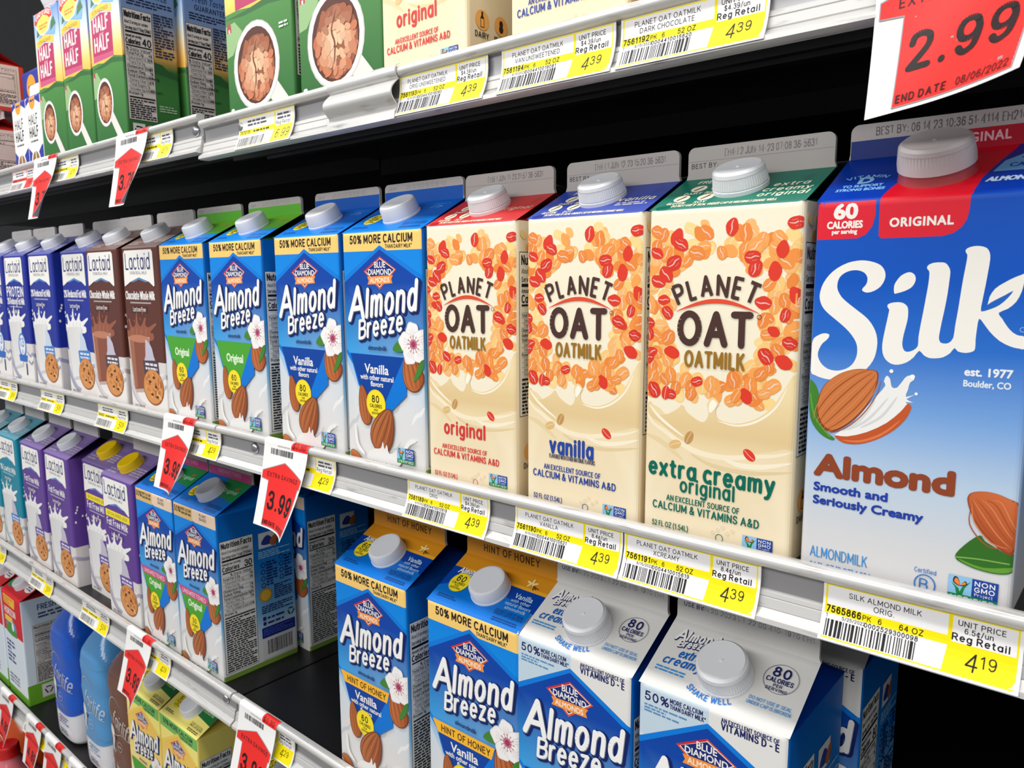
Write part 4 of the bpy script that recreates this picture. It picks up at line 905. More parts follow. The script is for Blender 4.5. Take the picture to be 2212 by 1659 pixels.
def script_roof():
    a = Art(); S = hypot(47.75, 26); rd = C(222, 10, 36); lb = C(140, 196, 240)
    a.poly([(29.4, -1), (67.9, -1), (69, S*.30), (73, S*.62), (77.5, S*.90), (78, S+1), (41, S+1), (40.5, S*.80), (36, S*.50), (31.5, S*.22)], rd)
    a.text('VITAMIN', 17, S*.50, 3.0, lb, w=.2, align='c', arc=20, wid=19); a.serif('D', 17, S*.37, 7, lb, .5, align='c'); a.serif('TO SUPPORT', 17, S*.285, 2.9, lb, .14, align='c', wid=19); a.serif('STRONG BONES', 17, S*.205, 2.9, lb, .14, align='c', wid=23)
    a.poly([(72, S*.40), (75, S*.62), (82, S*.76), (96, S*.84), (97, S*.40)], C(110, 176, 236)); a.serif('50%', 88, S*.66, 5, C(20, 60, 160), .3, align='c', wid=14); a.serif('CALCIUM', 87, S*.48, 4.6, C(30, 70, 170), .2, align='c', wid=19)
    a.serif('ALMONDMILK', 84.5, S*.20, 4.6, C(200, 222, 246), .3, sh=.12, align='c', wid=27)
    return a
def script_fin():
    a = Art(); a.rect(-1, 0, 97, 9.6, C(8, 40, 120)); a.rect(41, 0, 79.5, 9.6, C(180, 14, 42)); a.serif('ORIGINAL', 60.5, 3.2, 4.4, C(232, 180, 190), .18, align='c', wid=28, tr=.06)
    a.text('BEST BY: 06 14 23 10:36 51-4114 EH210-1', 48.5, 11.8, 3.9, C(104, 92, 94), w=.13, align='c', wid=70, dots=.5)
    return a

# ------------------------------------------------------------------ lactose free milk (96 wide)
def lac_front(kind):
    a = Art(); W = 96
    col = {'choc': C(86, 44, 36), 'blue': C(30, 50, 150), 'prot': C(26, 44, 146), 'purple': C(92, 58, 140), 'purpley': C(92, 58, 140), 'teal': C(22, 136, 160)}[kind]
    navy = C(32, 44, 110)
    a.poly([(-1, 60), (W+1, 60), (W+1, -1), (-1, -1)], C(222, 216, 212)); a.poly([(-1, 40), (W+1, 48), (W+1, -1), (-1, -1)], C(234, 230, 226))
    bx = [(5, 184), (8, 187), (80, 187), (83, 184), (84, 147), (82, 145.5), (70, 151), (44, 156), (20, 151), (4, 145.5), (3, 147)]
    a.poly([(x+1.2, y-1.2) for x, y in bx], mix(col, (0, 0, 0), .4)); a.poly(bx, C(244, 241, 235)); a.poly([(20, 151), (44, 156), (70, 151), (60, 150.5), (44, 153.5), (28, 150.5)], mix(col, C(90, 170, 230), .6))
    a.text('Lactaid', 43, 165.5, 17.5, navy, w=.12, align='c', wid=66, tr=1.4); a.text("100% REAL MILK", 43, 159.5, 3.2, C(110, 112, 130), w=.17, align='c', wid=46)
    y = 0
    if kind == 'prot': a.text('PROTEIN', 44, 130, 13, C(246, 243, 240), w=.2, align='c', wid=76); y = -13
    if kind == 'purpley': a.rect(8, 135, 84, 144.5, C(244, 224, 40)); a.text('20 CALORIES LESS', 46, 138.2, 3.4, C(70, 60, 30), w=.18, align='c', wid=62); y = -7
    name = {'choc': 'Chocolate Whole Milk', 'blue': '2% Reduced Fat Milk', 'prot': '2% Reduced Fat Milk', 'teal': '1% Lowfat Milk'}.get(kind, 'Fat Free Milk')
    a.text(name, 44, 131+y, 8.6, C(246, 243, 240), w=.18, align='c', wid=78 if kind not in ('purple', 'purpley') else 66); a.rect(16, 126+y, 72, 127.6+y, mix(col, WHITE, .45))
    a.rrect(18, 115+y, 62, 123+y, 1, mix(col, (0, 0, 0), .25)); a.text('Lactose Free', 40, 117+y, 4.6, C(232, 226, 222), w=.16, align='c', wid=34)
    milk = C(150, 88, 66) if kind == 'choc' else C(242, 240, 238); mk2 = C(176, 112, 86) if kind == 'choc' else C(222, 222, 224)
    splash(a, 36, 84, 62, 28, milk, 7, mk2, 7)
    if kind == 'choc':
        a.poly([(3, 86), (62, 88), (54, 24), (10, 20)], C(196, 170, 158)); a.poly([(6, 84), (60, 86), (52, 28), (13, 24)], C(138, 80, 60)); a.poly([(6, 84), (18, 85), (21, 27), (13, 24)], C(164, 104, 80)); a.ell(33, 85, 28, 4.5, C(190, 126, 98))
    else:
        a.poly([(3, 88), (60, 90), (54, 24), (12, 18)], C(206, 206, 208)); a.poly([(6, 90), (57, 92), (51, 28), (15, 22)], gradu([(4, C(214, 213, 212)), (24, C(246, 244, 242)), (56, C(228, 227, 226))]))
    cloth = C(214, 206, 210) if kind == 'choc' else mix(col, WHITE, .45)
    a.stroke([(0, 44), (8, 24), (24, 10), (40, 8)], 7, cloth, 5, taper=True); a.stroke([(0, 30), (12, 14), (30, 4)], 3, mix(cloth, (0, 0, 0), .25), 5, taper=True); a.stroke([(78, 46), (88, 42), (96, 46)], 4, cloth, 4); a.stroke([(80, 34), (90, 30), (96, 34)], 3, mix(cloth, (0, 0, 0), .2), 4)
    if kind == 'prot':
        a.ell(56, 56, 17, 19, C(70, 130, 206)); a.ell(56, 57, 13, 15, C(230, 236, 244)); a.text('13', 56, 55, 12, C(60, 120, 200), w=.18, align='c'); a.text('g', 56, 46, 5, C(60, 120, 200), w=.18, align='c'); a.poly([(38, 42), (76, 42), (72, 32), (40, 32)], C(50, 104, 190)); a.rect(66, 12, 71, 30, C(40, 50, 110))
    else:
        tab = C(80, 62, 70) if kind == 'choc' else C(60, 130, 200) if kind in ('blue', 'teal') else C(104, 76, 156)
        a.poly([(50, 84), (58, 82), (66, 76), (70, 66), (74, 56), (42, 54), (48, 66)], C(196, 190, 206) if kind != 'blue' else C(200, 214, 230), 2)
        a.poly([(40, 60), (80, 62), (82, 46), (42, 44)], tab); a.lines(46, 49, 77, 59, 2, C(228, 226, 236), 3)
        cookie(a, 64, 30, 27, 21, 3)
    a.text('HALF GALLON', 10, 3, 3, C(120, 116, 116), w=.15, wid=26)
    return a
def lac_side(col):
    a = Art(); a.rect(0, 60, 96, 190, col); a.rect(0, 0, 96, 60, C(224, 218, 214)); nutrition(a, 40, 64, 42, 86, '190' if True else '', seed=6, tail=.3); a.stroke([(0, 44), (20, 40), (60, 48), (96, 42)], 5, mix(col, WHITE, .4), 5)
    rnd = random.Random(8)
    for i in range(8): a.ell(rnd.uniform(2, 30), rnd.uniform(90, 120), 1.4, 1.8, C(240, 238, 236), n=8)
    return a
def lac_roof(col):
    a = Art(); S = hypot(48, 26); a.rect(12, S*.62, 84, S*.92, mix(col, WHITE, .12)); a.lines(62, S*.2, 90, S*.5, 4, mix(col, WHITE, .4), 3); a.lines(6, S*.12, 30, S*.3, 2, mix(col, WHITE, .35), 4); return a

# ------------------------------------------------------------------ half and half cartons
def cup(a, cx, cy, rx, ry, handle=True, seed=2):
    rnd = random.Random(seed)
    if handle: a.poly([(cx+rx*.5, cy-ry*.75), (cx+rx*.85, cy-ry*.45), (cx+rx*1.9, cy-ry*1.5), (cx+rx*1.5, cy-ry*1.8)], C(226, 222, 216))
    a.ell(cx, cy, rx, ry, C(206, 203, 198)); a.ell(cx, cy+.3, rx*.96, ry*.965, C(240, 238, 234)); a.ell(cx, cy, rx*.83, ry*.86, C(86, 44, 30))
    a.ell(cx+rx*.03, cy-ry*.06, rx*.74, ry*.74, C(150, 88, 58))
    for i in range(110):
        t = rnd.uniform(0, 2*pi); q = sqrt(rnd.random())*.70; g = min(1, q/.7)
        col = mix(mix(C(248, 206, 166), C(196, 108, 68), g**1.6), C(120, 62, 40), .55 if (sin(t) > .6 and g > .55) else rnd.uniform(0, .22))
        a.ell(cx+rx*(.03+q*cos(t)), cy+ry*(-.06+q*sin(t)), rx*rnd.uniform(.06, .17), ry*rnd.uniform(.05, .13), col, rot=rnd.uniform(0, 180), n=12)
    a.stroke([(cx-rx*.05, cy-ry*.5), (cx, cy-ry*.1), (cx-rx*.1, cy+ry*.2), (cx+rx*.1, cy+ry*.6)], rx*.05, C(120, 60, 40), 4, taper=True)
def cream_front(W, H, big=False):
    """sky, yellow field and green hill; crimson panel; cup"""
    a = Art(); k = W/88
    a.poly([(-1, 96), (20*k, 97), (44*k, 94), (66*k, 99), (W+1, 95), (W+1, -1), (-1, -1)], grad([(100, C(74, 136, 62)), (60, C(66, 140, 66)), (0, C(40, 100, 46))]))
    a.poly([(-1, 92), (30*k, 94), (60*k, 98), (W+1, 93), (W+1, 89), (60*k, 92), (28*k, 90)], C(50, 104, 50))
    a.poly([(-1, 86), (14*k, 88), (24*k, 78), (10*k, 60), (-1, 58)], C(150, 186, 130)); a.poly([(3*k, 80), (9*k, 80), (9*k, 86), (6*k, 89), (3*k, 86)], C(176, 70, 74)); a.poly([(5*k, 80), (7*k, 80), (7*k, 83), (5*k, 83)], C(240, 230, 230))
    for i in range(9): a.stroke([(6*k+i*10*k, 20+i*5 % 30), (12*k+i*10*k, 40+i*3 % 20)], 1.0, C(56, 122, 56), 3, taper=True)
    cx = W*.42
    if not big:
        a.poly([(8*k, 99), (8*k, 146), (36*k, 150), (66*k, 145), (66*k, 99)], C(186, 52, 100)); a.poly([(8*k, 106), (66*k, 104), (66*k, 99), (8*k, 99)], C(204, 90, 132))
        a.text('HALF', 36*k, 131.5, 14, WHITE, w=.2, align='c', wid=42*k, rot=-1); a.text('and', 36*k, 125, 4, C(240, 200, 214), w=.18, align='c'); a.text('HALF', 36*k, 110, 14, WHITE, w=.2, align='c', wid=42*k, rot=-1)
        a.poly([(6*k, 147), (36*k, 152), (68*k, 146), (68*k, 154), (36*k, 160), (6*k, 155)], C(246, 206, 80)); a.text('ULTRA-PASTEURIZED', 37*k, 151, 3.4, C(150, 110, 30), w=.18, align='c', wid=46*k, rot=-1)
        a.poly([(14*k, 156), (36*k, 161), (74*k, 154), (80*k, 170), (60*k, 166), (30*k, 170)], C(130, 180, 220)); a.poly([(60*k, 160), (80*k, 166), (74*k, 176), (64*k, 170)], C(70, 120, 80)); a.poly([(10*k, 160), (22*k, 163), (14*k, 172)], C(70, 120, 80))
        # winged emblem with the yellow shield
        a.poly([(4*k, 178), (12*k, 190), (40*k, 197), (66*k, 188), (70*k, 177), (54*k, 163), (34*k, 159), (22*k, 162)], WHITE)
        a.poly([(10*k, 176), (40*k, 186), (62*k, 177), (52*k, 165), (34*k, 161), (22*k, 164)], C(248, 216, 96)); a.poly([(5*k, 178), (13*k, 189.2), (39*k, 195.5), (65*k, 187), (69*k, 177.6), (60*k, 176), (54*k, 180), (38*k, 184), (20*k, 180), (10*k, 174)], C(212, 44, 44))
        a.serif('LAND O LAKES', 37*k, 184.2, 5.6, WHITE, .2, align='c', wid=52*k, arc=70); a.lines(22*k, 167, 52*k, 174, 2, C(210, 120, 60), 4)
        cup(a, 33*k, 52, 24*k, 27)
    else:
        a.poly([(16*k, 97), (62*k, 99), (62*k, 150), (16*k, 150)], C(186, 52, 100)); cup(a, 41*k, 45, 31*k, 38); a.lines(73*k, 68, 84*k, 74, 2, C(226, 236, 220), 3); a.rrect(4*k, 3, 9*k, 13, 2, WHITE); a.rrect(5.6*k, 5, 7.6*k, 11, 1, C(60, 120, 60))
    a.rrect(4*k, -2, 9*k, 8, 2, WHITE)
    return a
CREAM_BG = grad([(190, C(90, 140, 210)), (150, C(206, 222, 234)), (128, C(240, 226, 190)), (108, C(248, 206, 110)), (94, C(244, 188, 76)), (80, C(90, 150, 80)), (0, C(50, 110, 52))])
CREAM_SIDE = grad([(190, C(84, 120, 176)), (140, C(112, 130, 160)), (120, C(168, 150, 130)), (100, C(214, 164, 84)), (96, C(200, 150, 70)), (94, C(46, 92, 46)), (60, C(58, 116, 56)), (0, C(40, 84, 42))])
def cream_side(D):
    a = Art(); a.poly([(-1, 96), (D*.3, 97), (D*.7, 93), (D*.8, 88), (D+1, 84), (D+1, 78), (-1, 88)], C(40, 84, 44))
    a.text('Fresh Taste', D*.52, 172, 6.4, C(24, 34, 66), w=.13, sh=.25, align='c', wid=D*.62); a.text('GUARANTEE', D*.55, 163, 5.4, C(24, 34, 66), w=.18, align='c', wid=D*.62); a.lines(D*.12, 151, D*.94, 160, 3, C(24, 34, 66), 3)
    nutrition(a, 3, 28, D*.50, 118, '40', 'About 31 servings per container', 'Serving size 2 Tbsp (30mL)', paper=C(196, 188, 182), seed=4, tail=.20, rows=[('Total Fat 3g', '4%', 1), ('Saturated Fat 2g', '10%', 0), ('Trans Fat 0g', '', 0), ('Cholesterol 10mg', '3%', 1), ('Sodium 15mg', '1%', 1), ('Total Carbohydrate 1g', '0%', 1), ('Dietary Fiber 0g', '0%', 0), ('Total Sugars 1g', '', 0), ('Includes 0g Added Sugars', '0%', 0), ('Protein 1g', '', 1)])
    a.lines(D*.58, 100, D*.94, 148, 16, C(40, 46, 70), 5); a.lines(D*.6, 40, D*.92, 48, 3, C(150, 176, 140), 6)
    a.rect(6, 8, 20, 24, C(206, 200, 196)); recycle_mark(a, 13, 16.5, 4.6); a.rect(D*.6, 2, D-3, 24, C(206, 204, 200)); barcode(a, D*.65, 4, D-6, 22, 6)
    return a
def small_front():
    a = Art(); W = 62
    a.poly([(-1, 104), (W+1, 104), (W+1, 82), (46, 88), (32, 78), (16, 88), (-1, 82)], C(40, 56, 156)); a.ell(31, 88, 13, 11, C(244, 160, 50)); a.lines(22, 86, 40, 91, 1, C(60, 56, 120), 3)
    a.text('HALF', 31, 58, 12, C(50, 52, 70), w=.16, align='c', wid=38); a.text('HALF', 31, 42, 12, C(36, 38, 56), w=.2, align='c', wid=38); a.lines(14, 34, 50, 38, 1, C(90, 90, 100), 2)
    a.poly([(-1, -1), (W+1, -1), (W+1, 30), (44, 20), (18, 20), (-1, 30)], C(40, 56, 156)); a.ell(31, 8, 20, 18, WHITE); a.ell(31, 8, 16, 14.5, C(150, 106, 60)); a.ell(36, 4, 8, 7, C(96, 74, 50)); a.rect(30, -1, 33, 26, WHITE)
    return a
# ------------------------------------------------------------------ shelf price labels and hanging price signs
LW, LH = 86.0, 28.0
def label_map(u, v, h):
    q = min(9.999, max(0, v/LH*10)); i = int(q); a, b = _lm(i/10), _lm((i+1)/10); k = q-i
    return ((u-LW/2)*.001, a[0]+(b[0]-a[0])*k-h*.001, a[1]+(b[1]-a[1])*k)
def _lm(t):
    y = 0.3792+(0.3858-0.3792)*t+0.0026*sin(pi*t)
    return (y, -0.0357+0.0284*t)
def label_art(n1, n2, code, upc, unit, price, oz='52 OZ', date='6/15/2022', yel=C(250, 228, 0), ink=BLACK, clear=True):
    a = Art(); a.k = 2
    a.rect(0, 0, LW, LH, C(242, 240, 240)); a.rect(1.2, LH-1.6, LW-1.4, LH-.9, yel); a.rect(1.2, 12.2, 2.2, LH-1, yel); a.rect(56.5, 13, 58.2, LH-1, yel); a.rect(83.6, 13, 84.4, LH-1, yel); a.rect(1.2, 1.1, 84, 1.8, yel)
    a.rect(1.2, 12.4, 57.5, 16.6, yel); a.poly([(55.5, 1.2), (80, 1.2), (83, 2.2), (84.4, 5), (84.4, 14.4), (57, 14.4)], yel)
    if clear:
        a.text(n1, 29, 22.0, 2.5, ink, w=.14, align='c', xs=.95); a.text(n2, 29, 18.2, 2.5, ink, w=.14, align='c', xs=.95)
        a.text('UNIT PRICE', 70, 22.4, 2.4, ink, w=.16, align='c', xs=.95); a.text(unit, 69, 19.2, 2.3, ink, w=.16, align='c', xs=.9); a.text('Reg Retail', 70, 15.4, 2.9, ink, w=.2, align='c')
        a.text(code, 2, 13.2, 2.9, ink, w=.22, wid=16.5); a.text('PK', 19.4, 13.2, 2.2, ink, w=.16); a.text('6', 26.5, 13.2, 2.3, ink, w=.16); a.text(oz, 36, 13.2, 2.4, ink, w=.17)
        a.text('1', 2.2, 10.6, 1.7, ink, w=.12); a.text(date, 10, 10.7, 1.4, ink, w=.15); a.text(upc, 20.5, 10.3, 1.9, ink, w=.19, wid=24)
    else:
        a.lines(14, 19, 44, 25, 2, C(90, 90, 96), 3); a.lines(61, 19, 80, 25, 2, C(90, 90, 96), 5); a.text('Reg Retail', 70, 15.4, 2.9, ink, w=.14, align='c'); a.text(code, 2, 13.2, 2.9, ink, w=.22, wid=16.5); a.lines(24, 13, 50, 16, 1, C(70, 70, 40), 4)
    barcode(a, 2.5, 2.2, 45, 9.8, sum(map(ord, code)), ink)
    if len(price) == 3: a.text(price[0], 64.5, 4.2, 7.0, ink, w=.10, sh=.08); a.text(price[1:], 70.4, 6.6, 4.6, ink, w=.11, tr=2.6)
    else: a.text(price, 72, 4.2, 6.6, ink, w=.11, sh=.14, align='c', wid=20)
    return a
def label_mesh(art):
    mb = MB(); vs_ = [LH*i/10 for i in range(1, 10)]
    base = Art(); base.k = 0; base.tri([(0, 0), (LW, 0), (LW, LH), (0, LH)], C(238, 237, 237)); base.put(mb, label_map, (), vs_)
    back = Art(); back.k = 0; back.tri([(LW, 0), (0, 0), (0, LH), (LW, LH)], C(226, 226, 228)); back.put(mb, lambda u, v, h: label_map(u, v, -.7), (), vs_)
    ed = [0]+vs_+[LH]
    for u in (0, LW):
        for v0, v1 in zip(ed, ed[1:]): mb.poly([label_map(u, v0, 0), label_map(u, v0, -.7), label_map(u, v1, -.7), label_map(u, v1, 0)], C(200, 202, 204))
    for v in (0, LH): mb.poly([label_map(0, v, 0), label_map(LW, v, 0), label_map(LW, v, -.7), label_map(0, v, -.7)], C(200, 202, 204))
    art.put(mb, label_map, (), vs_, (0, LW, 0, LH))
    return mb.mesh('price_label', M_PAPER)
def price_label(x, ztop, mesh, label, w=LW, tilt=0):
    o = solo('price_label', mesh, label, 'price label', 'shelf price labels', loc=(x+w*.0005, 0, ztop)); o.scale = (w/LW, 1, 1); return o

TW, TH = 68.0, 84.0
def tag_map(lean, curl, twist=0.0):
    yc, zc, r = YR+.0016, -.0038, .0046
    def f(u, v, h):
        if v > 76:
            th = radians(180)-(v-76)/5.0; rr = r+h*.001
            return ((u-TW/2)*.001, yc+rr*cos(th), zc+rr*sin(th))
        q = (76-v)/76.0; t = max(0.0, (u/TW-.30)/.70)
        sag = lean*q**1.25+curl*(t**2)*(q**1.6)+twist*(u/TW-.5)*q
        y = yc-r-sag*.001-h*.001; z = zc-(76-v)*.001*(1-.5*(lean/76)**2*q)
        x = (u-TW/2-curl*.16*t**2*q**1.6)*.001
        return (x, y, z)
    return f
def sign_art(price, faint=False):
    a = Art(); a.k = 2; RD = C(236, 44, 40)
    a.rect(43, 74, TW, TH+8, RD); a.text('$0.30', 45, 76.2, 5.0, C(90, 14, 14), w=.12, wid=19)
    barcode(a, 12, 67, 48, 72.5, 5, C(60, 58, 60)); a.lines(22, 74.6, 42, 76.6, 1, C(190, 186, 186), 3)
    ar = [(13.5, 2.2), (64, 2.2), (64, 43), (66, 43), (66, 50.5), (36, 61), (2.5, 50.5), (2.5, 44), (13.5, 43)]
    a.poly([(13, 1.7), (64.6, 1.7), (64.6, 42.5), (66.6, 42.5), (66.6, 51), (36, 61.8), (2, 51), (2, 43.4), (13, 42.4)], C(150, 150, 152)); a.poly(ar, RD)
    a.text('EXTRA SAVINGS', 10.5, 46.6, 3.6, C(60, 14, 14), w=.2, wid=50, tr=3)
    a.text(price, 17, 18.5, 14.5, C(28, 20, 22), w=.2, wid=43)
    a.text('END DATE', 14.6, 4, 3.2, C(60, 14, 14), w=.2, wid=22, tr=3); a.text('08/06/2022', 41, 4, 3.2, C(90, 20, 20), w=.15, wid=21)
    return a
def sign_mesh(art, lean, curl, twist=0.0):
    mb = MB(); f = tag_map(lean, curl, twist); us = [TW*i/24 for i in range(1, 24)]; vv = [2*i for i in range(1, 38)]+[76+1.0*i for i in range(0, 12)]; art.gain = 5
    top = TH+4
    base = Art(); base.k = 0; base.tri([(0, 0), (TW, 0), (TW, top), (0, top)], C(244, 242, 240)); base.put(mb, f, us, vv)
    back = Art(); back.k = 0; back.tri([(TW, 0), (0, 0), (0, top), (TW, top)], C(206, 204, 204)); back.put(mb, lambda u, v, h: f(u, v, -.35), us, vv)
    eu = [0]+us+[TW]; ev = sorted(set([0]+vv+[top]))
    for u in (0, TW):
        for v0, v1 in zip(ev, ev[1:]): mb.poly([f(u, v0, 0), f(u, v0, -.35), f(u, v1, -.35), f(u, v1, 0)], C(224, 222, 222))
    for u0, u1 in zip(eu, eu[1:]): mb.poly([f(u0, 0, 0), f(u1, 0, 0), f(u1, 0, -.35), f(u0, 0, -.35)], C(214, 212, 210))
    art.put(mb, f, us, vv, (0, TW, 0, top))
    return mb.mesh('sale_sign', M_PAPER)
def sale_sign(x, ztop, price, lean, curl, label, twist=0.0, w=TW):
    o = solo('sale_sign', sign_mesh(sign_art(price), lean, curl, twist), label, 'price sign', 'red arrow sale signs', loc=(x+w*.0005, 0, ztop)); o.scale = (w/TW, 1, 1); return o

# ------------------------------------------------------------------ bottles
def milk_bottle(name, label, x, y, z, top, low, yaw=0.0, dark=None):
    """square-shouldered milk bottle in a shrink sleeve; the white foot shows under a curved hem"""
    prof = [(0, .036), (.004, .041), (.012, .0435), (.05, .0445), (.10, .0445), (.14, .0445), (.172, .0440), (.184, .0425), (.196, .0370), (.210, .0285), (.222, .0210), (.231, .0185), (.238, .0180)]
    pc = catmull(prof, False, 8)
    def rad(zz):
        for (z0, r0), (z1, r1) in zip(pc, pc[1:]):
            if zz <= z1: return r0+(r1-r0)*(zz-z0)/max(1e-6, z1-z0)
        return pc[-1][1]
    def surf(th, zz, h=0.0):
        r = rad(zz)+h; e = 4.2 if zz < .17 else 4.2-1.9*min(1, (zz-.17)/.05)
        c, s = cos(th), sin(th); k = (abs(c)**e+abs(s)**e)**(-1/e); wob = 1+.010*sin(zz*150+2*th)*(1 if .06 < zz < .17 else 0)
        return (r*k*c*wob, r*k*s*wob, zz)
    def hem(th): return 0.060+.012*sin(th*1.0+.5)+.003*sin(2*th)
    mb = MB(); N = 96
    dk = dark or mix(top, (0, 0, .1), .3)
    for k in range(N):
        t0, t1 = 2*pi*k/N, 2*pi*(k+1)/N; h0, h1 = hem(t0), hem(t1)
        for i in range(14): mb.poly([surf(t0, h0*i/14), surf(t1, h1*i/14), surf(t1, h1*(i+1)/14), surf(t0, h0*(i+1)/14)], low)
        for i in range(50):
            q = lambda h, j: h+(.238-h)*j/50
            cl = [mix(top, dk, min(1, max(0, (zz-.17)/.06))) for zz in (q(h0, i), q(h1, i), q(h1, i+1), q(h0, i+1))]
            mb.poly([surf(t0, q(h0, i), .0005), surf(t1, q(h1, i), .0005), surf(t1, q(h1, i+1), .0005), surf(t0, q(h0, i+1), .0005)], cl)
    art = Art(); art.k = 40
    pale = mix(top, WHITE, .55)
    art.text('fairlife', -18, 110, 22, pale, w=.11, wid=58, sh=.1, rot=-16); art.stroke([(-30, 96), (-10, 92), (14, 98), (40, 92)], 1.0, pale, 5); art.stroke([(-30, 120), (-24, 142), (-6, 150), (14, 140)], 1.4, pale, 5, taper=True)
    art.ring(4, 78, 8, 7, .8, pale); art.lines(-2, 76, 10, 80, 1, pale, 2); art.lines(-14, 30, 24, 46, 3, mix(top, (0, 0, 0), .3) if low[0] > .5 else pale, 4, .4); art.lines(-14, 14, 20, 22, 2, C(80, 80, 90), 6, .4)
    art.poly([(-26, 104), (-18, 100), (-14, 88), (-16, 74), (-21, 66), (-20, 84), (-28, 94)], C(236, 232, 230), 3); art.poly([(-16, 92), (-9, 89), (-10, 84), (-16, 86)], C(40, 36, 40), 3)
    nutr = Art(); nutr.k = 40; nutr.rect(72, 62, 96, 150, C(206, 204, 206)); nutr.lines(73, 64, 95, 148, 26, C(60, 58, 70), 5)
    fm = lambda u, v, h: surf(-pi/2+u/46.0*.86, v*.001, .0009+h*.001)
    us = [i*4 for i in range(-12, 30)]; vv = [i*5 for i in range(2, 40)]
    art.put(mb, fm, us, vv); nutr.put(mb, fm, us, vv)
    t = thing(name, label, 'bottle', (x, y, z), yaw, 'blue and brown milk bottles')
    b = part('body', mb.mesh('bottle_body', M_SLEEVE), t)
    for f in b.data.polygons[:N*64]: f.use_smooth = True
    part('screw_cap', lathe('bottle_cap', [(.0190, .232), (.0195, .234), (.0190, .250), (.0175, .2525), (.012, .253)], 40, M_CAP), t)
    return t
def juice_jug(label, x, y, z, liquid, w=.075, h=.24):
    t = thing('juice_jug', label, 'juice jug', (x, y, z), 0, 'juice jugs below the lowest shelf')
    prof = catmull([(0, w*.86), (.006, w), (h*.30, w), (h*.55, w*.97), (h*.70, w*.80), (h*.82, w*.48), (h*.90, .024), (h*.93, .021), (h*.96, .021)], False, 6)
    m = principled('juice_in_clear_plastic', liquid, 0.16, Subsurface_Weight=0.0)
    v = []; f = []; N = 48
    for zz, r in prof:
        for k in range(N):
            th = 2*pi*k/N; c, s = cos(th), sin(th); e = 3.4 if zz < h*.6 else 3.4-1.4*min(1, (zz/h-.6)/.25); q = (abs(c)**e+abs(s)**e)**(-1/e)*(1-.02*(sin(zz*210)**2 if zz < h*.5 else 0)); v.append((r*q*c, r*q*s, zz))
    for i in range(len(prof)-1):
        for k in range(N): f.append((i*N+k, i*N+(k+1) % N, (i+1)*N+(k+1) % N, (i+1)*N+k))
    f.append(tuple(reversed(range(N)))); f.append(tuple(range((len(prof)-1)*N, len(prof)*N)))
    part('body', plain('jug_body', v, f, m, True), t)
    part('screw_cap', ribbed('jug_cap', M_CAPRED, .0215, .022), t, Matrix.Translation((0, 0, h*.945)))
    return t
# ------------------------------------------------------------------ designs
SB = C(0, 112, 206)
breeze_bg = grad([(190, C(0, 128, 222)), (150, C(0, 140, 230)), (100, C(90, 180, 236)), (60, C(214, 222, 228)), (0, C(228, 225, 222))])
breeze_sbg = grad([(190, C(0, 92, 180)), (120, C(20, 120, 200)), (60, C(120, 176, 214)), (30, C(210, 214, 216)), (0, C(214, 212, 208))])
H96 = dict(W=96, H=190, rise=26, fin=17)
def breeze(fl, roof, fin_bg, fin_art, side=None, cap=None, roof_side=None, front_bg=None, side_bg=None):
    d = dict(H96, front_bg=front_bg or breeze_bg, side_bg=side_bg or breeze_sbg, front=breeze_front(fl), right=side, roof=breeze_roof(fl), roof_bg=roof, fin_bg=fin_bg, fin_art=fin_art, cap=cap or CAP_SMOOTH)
    if roof_side: d['roof_side'] = roof_side
    return d
def band_fin(col, code='JUN 12 23 09:41', txt=None, tcol=None):
    a = Art(); a.rect(-1, -1, 97, 10.4, col)
    if txt: a.text(txt, 48, 4, 4.4, tcol, w=.19, align='c', wid=50)
    if code: a.text(code, 52, 11.8, 3.2, C(150, 146, 146), w=.13, align='c', wid=48, dots=.5); a.text('USE BY', 6, 12, 2, C(130, 126, 126), w=.15)
    return a
SIDE = breeze_side(); SIDEU = breeze_side(True)
D_VAN = breeze('vanilla', grad([(55, C(0, 90, 190)), (25, C(0, 108, 206)), (0, C(0, 128, 226))]), GREYC, band_fin(C(0, 84, 176), 'JUN 20 2023 09:23 59-405'), SIDE)
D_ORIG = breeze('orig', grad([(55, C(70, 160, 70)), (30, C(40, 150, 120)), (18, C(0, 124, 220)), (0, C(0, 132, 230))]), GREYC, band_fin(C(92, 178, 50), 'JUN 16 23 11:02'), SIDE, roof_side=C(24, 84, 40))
D_UNSW = breeze('unsw', SB, GREYC, band_fin(C(190, 62, 124), None, 'UNSWEETENED', C(222, 140, 176)), SIDEU, cap=CAP_FLAT)
d = band_fin(C(216, 146, 36), None); d.rect(-1, 8, 97, 18, C(216, 146, 36)); d.text('HINT OF HONEY', 50, 6.4, 5.6, C(74, 52, 16), w=.19, align='c', wid=58, tr=3)
D_HONEY = breeze('honey', grad([(55, C(0, 84, 180)), (0, C(0, 118, 214))]), C(216, 146, 36), d, SIDE, cap=CAP_FLAT, roof_side=C(0, 66, 150))
d = Art(); d.text('USE BY', 6, 11, 2.6, C(40, 44, 100), w=.2); d.text('JUN 20 2023 LT 22 00 410-1970 EH1', 54, 11, 3.0, C(130, 124, 122), w=.12, align='c', wid=76, dots=.5)
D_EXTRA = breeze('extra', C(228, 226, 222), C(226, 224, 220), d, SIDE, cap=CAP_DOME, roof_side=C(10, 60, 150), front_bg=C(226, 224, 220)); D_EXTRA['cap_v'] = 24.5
D_BANANA = breeze('banana', C(252, 238, 130), C(226, 216, 150), None, SIDE, cap=CAP_FLAT, roof_side=C(210, 190, 80), front_bg=C(253, 236, 130), side_bg=C(240, 220, 110))
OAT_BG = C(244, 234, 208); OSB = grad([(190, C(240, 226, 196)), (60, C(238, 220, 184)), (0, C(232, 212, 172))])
OS = oat_side()
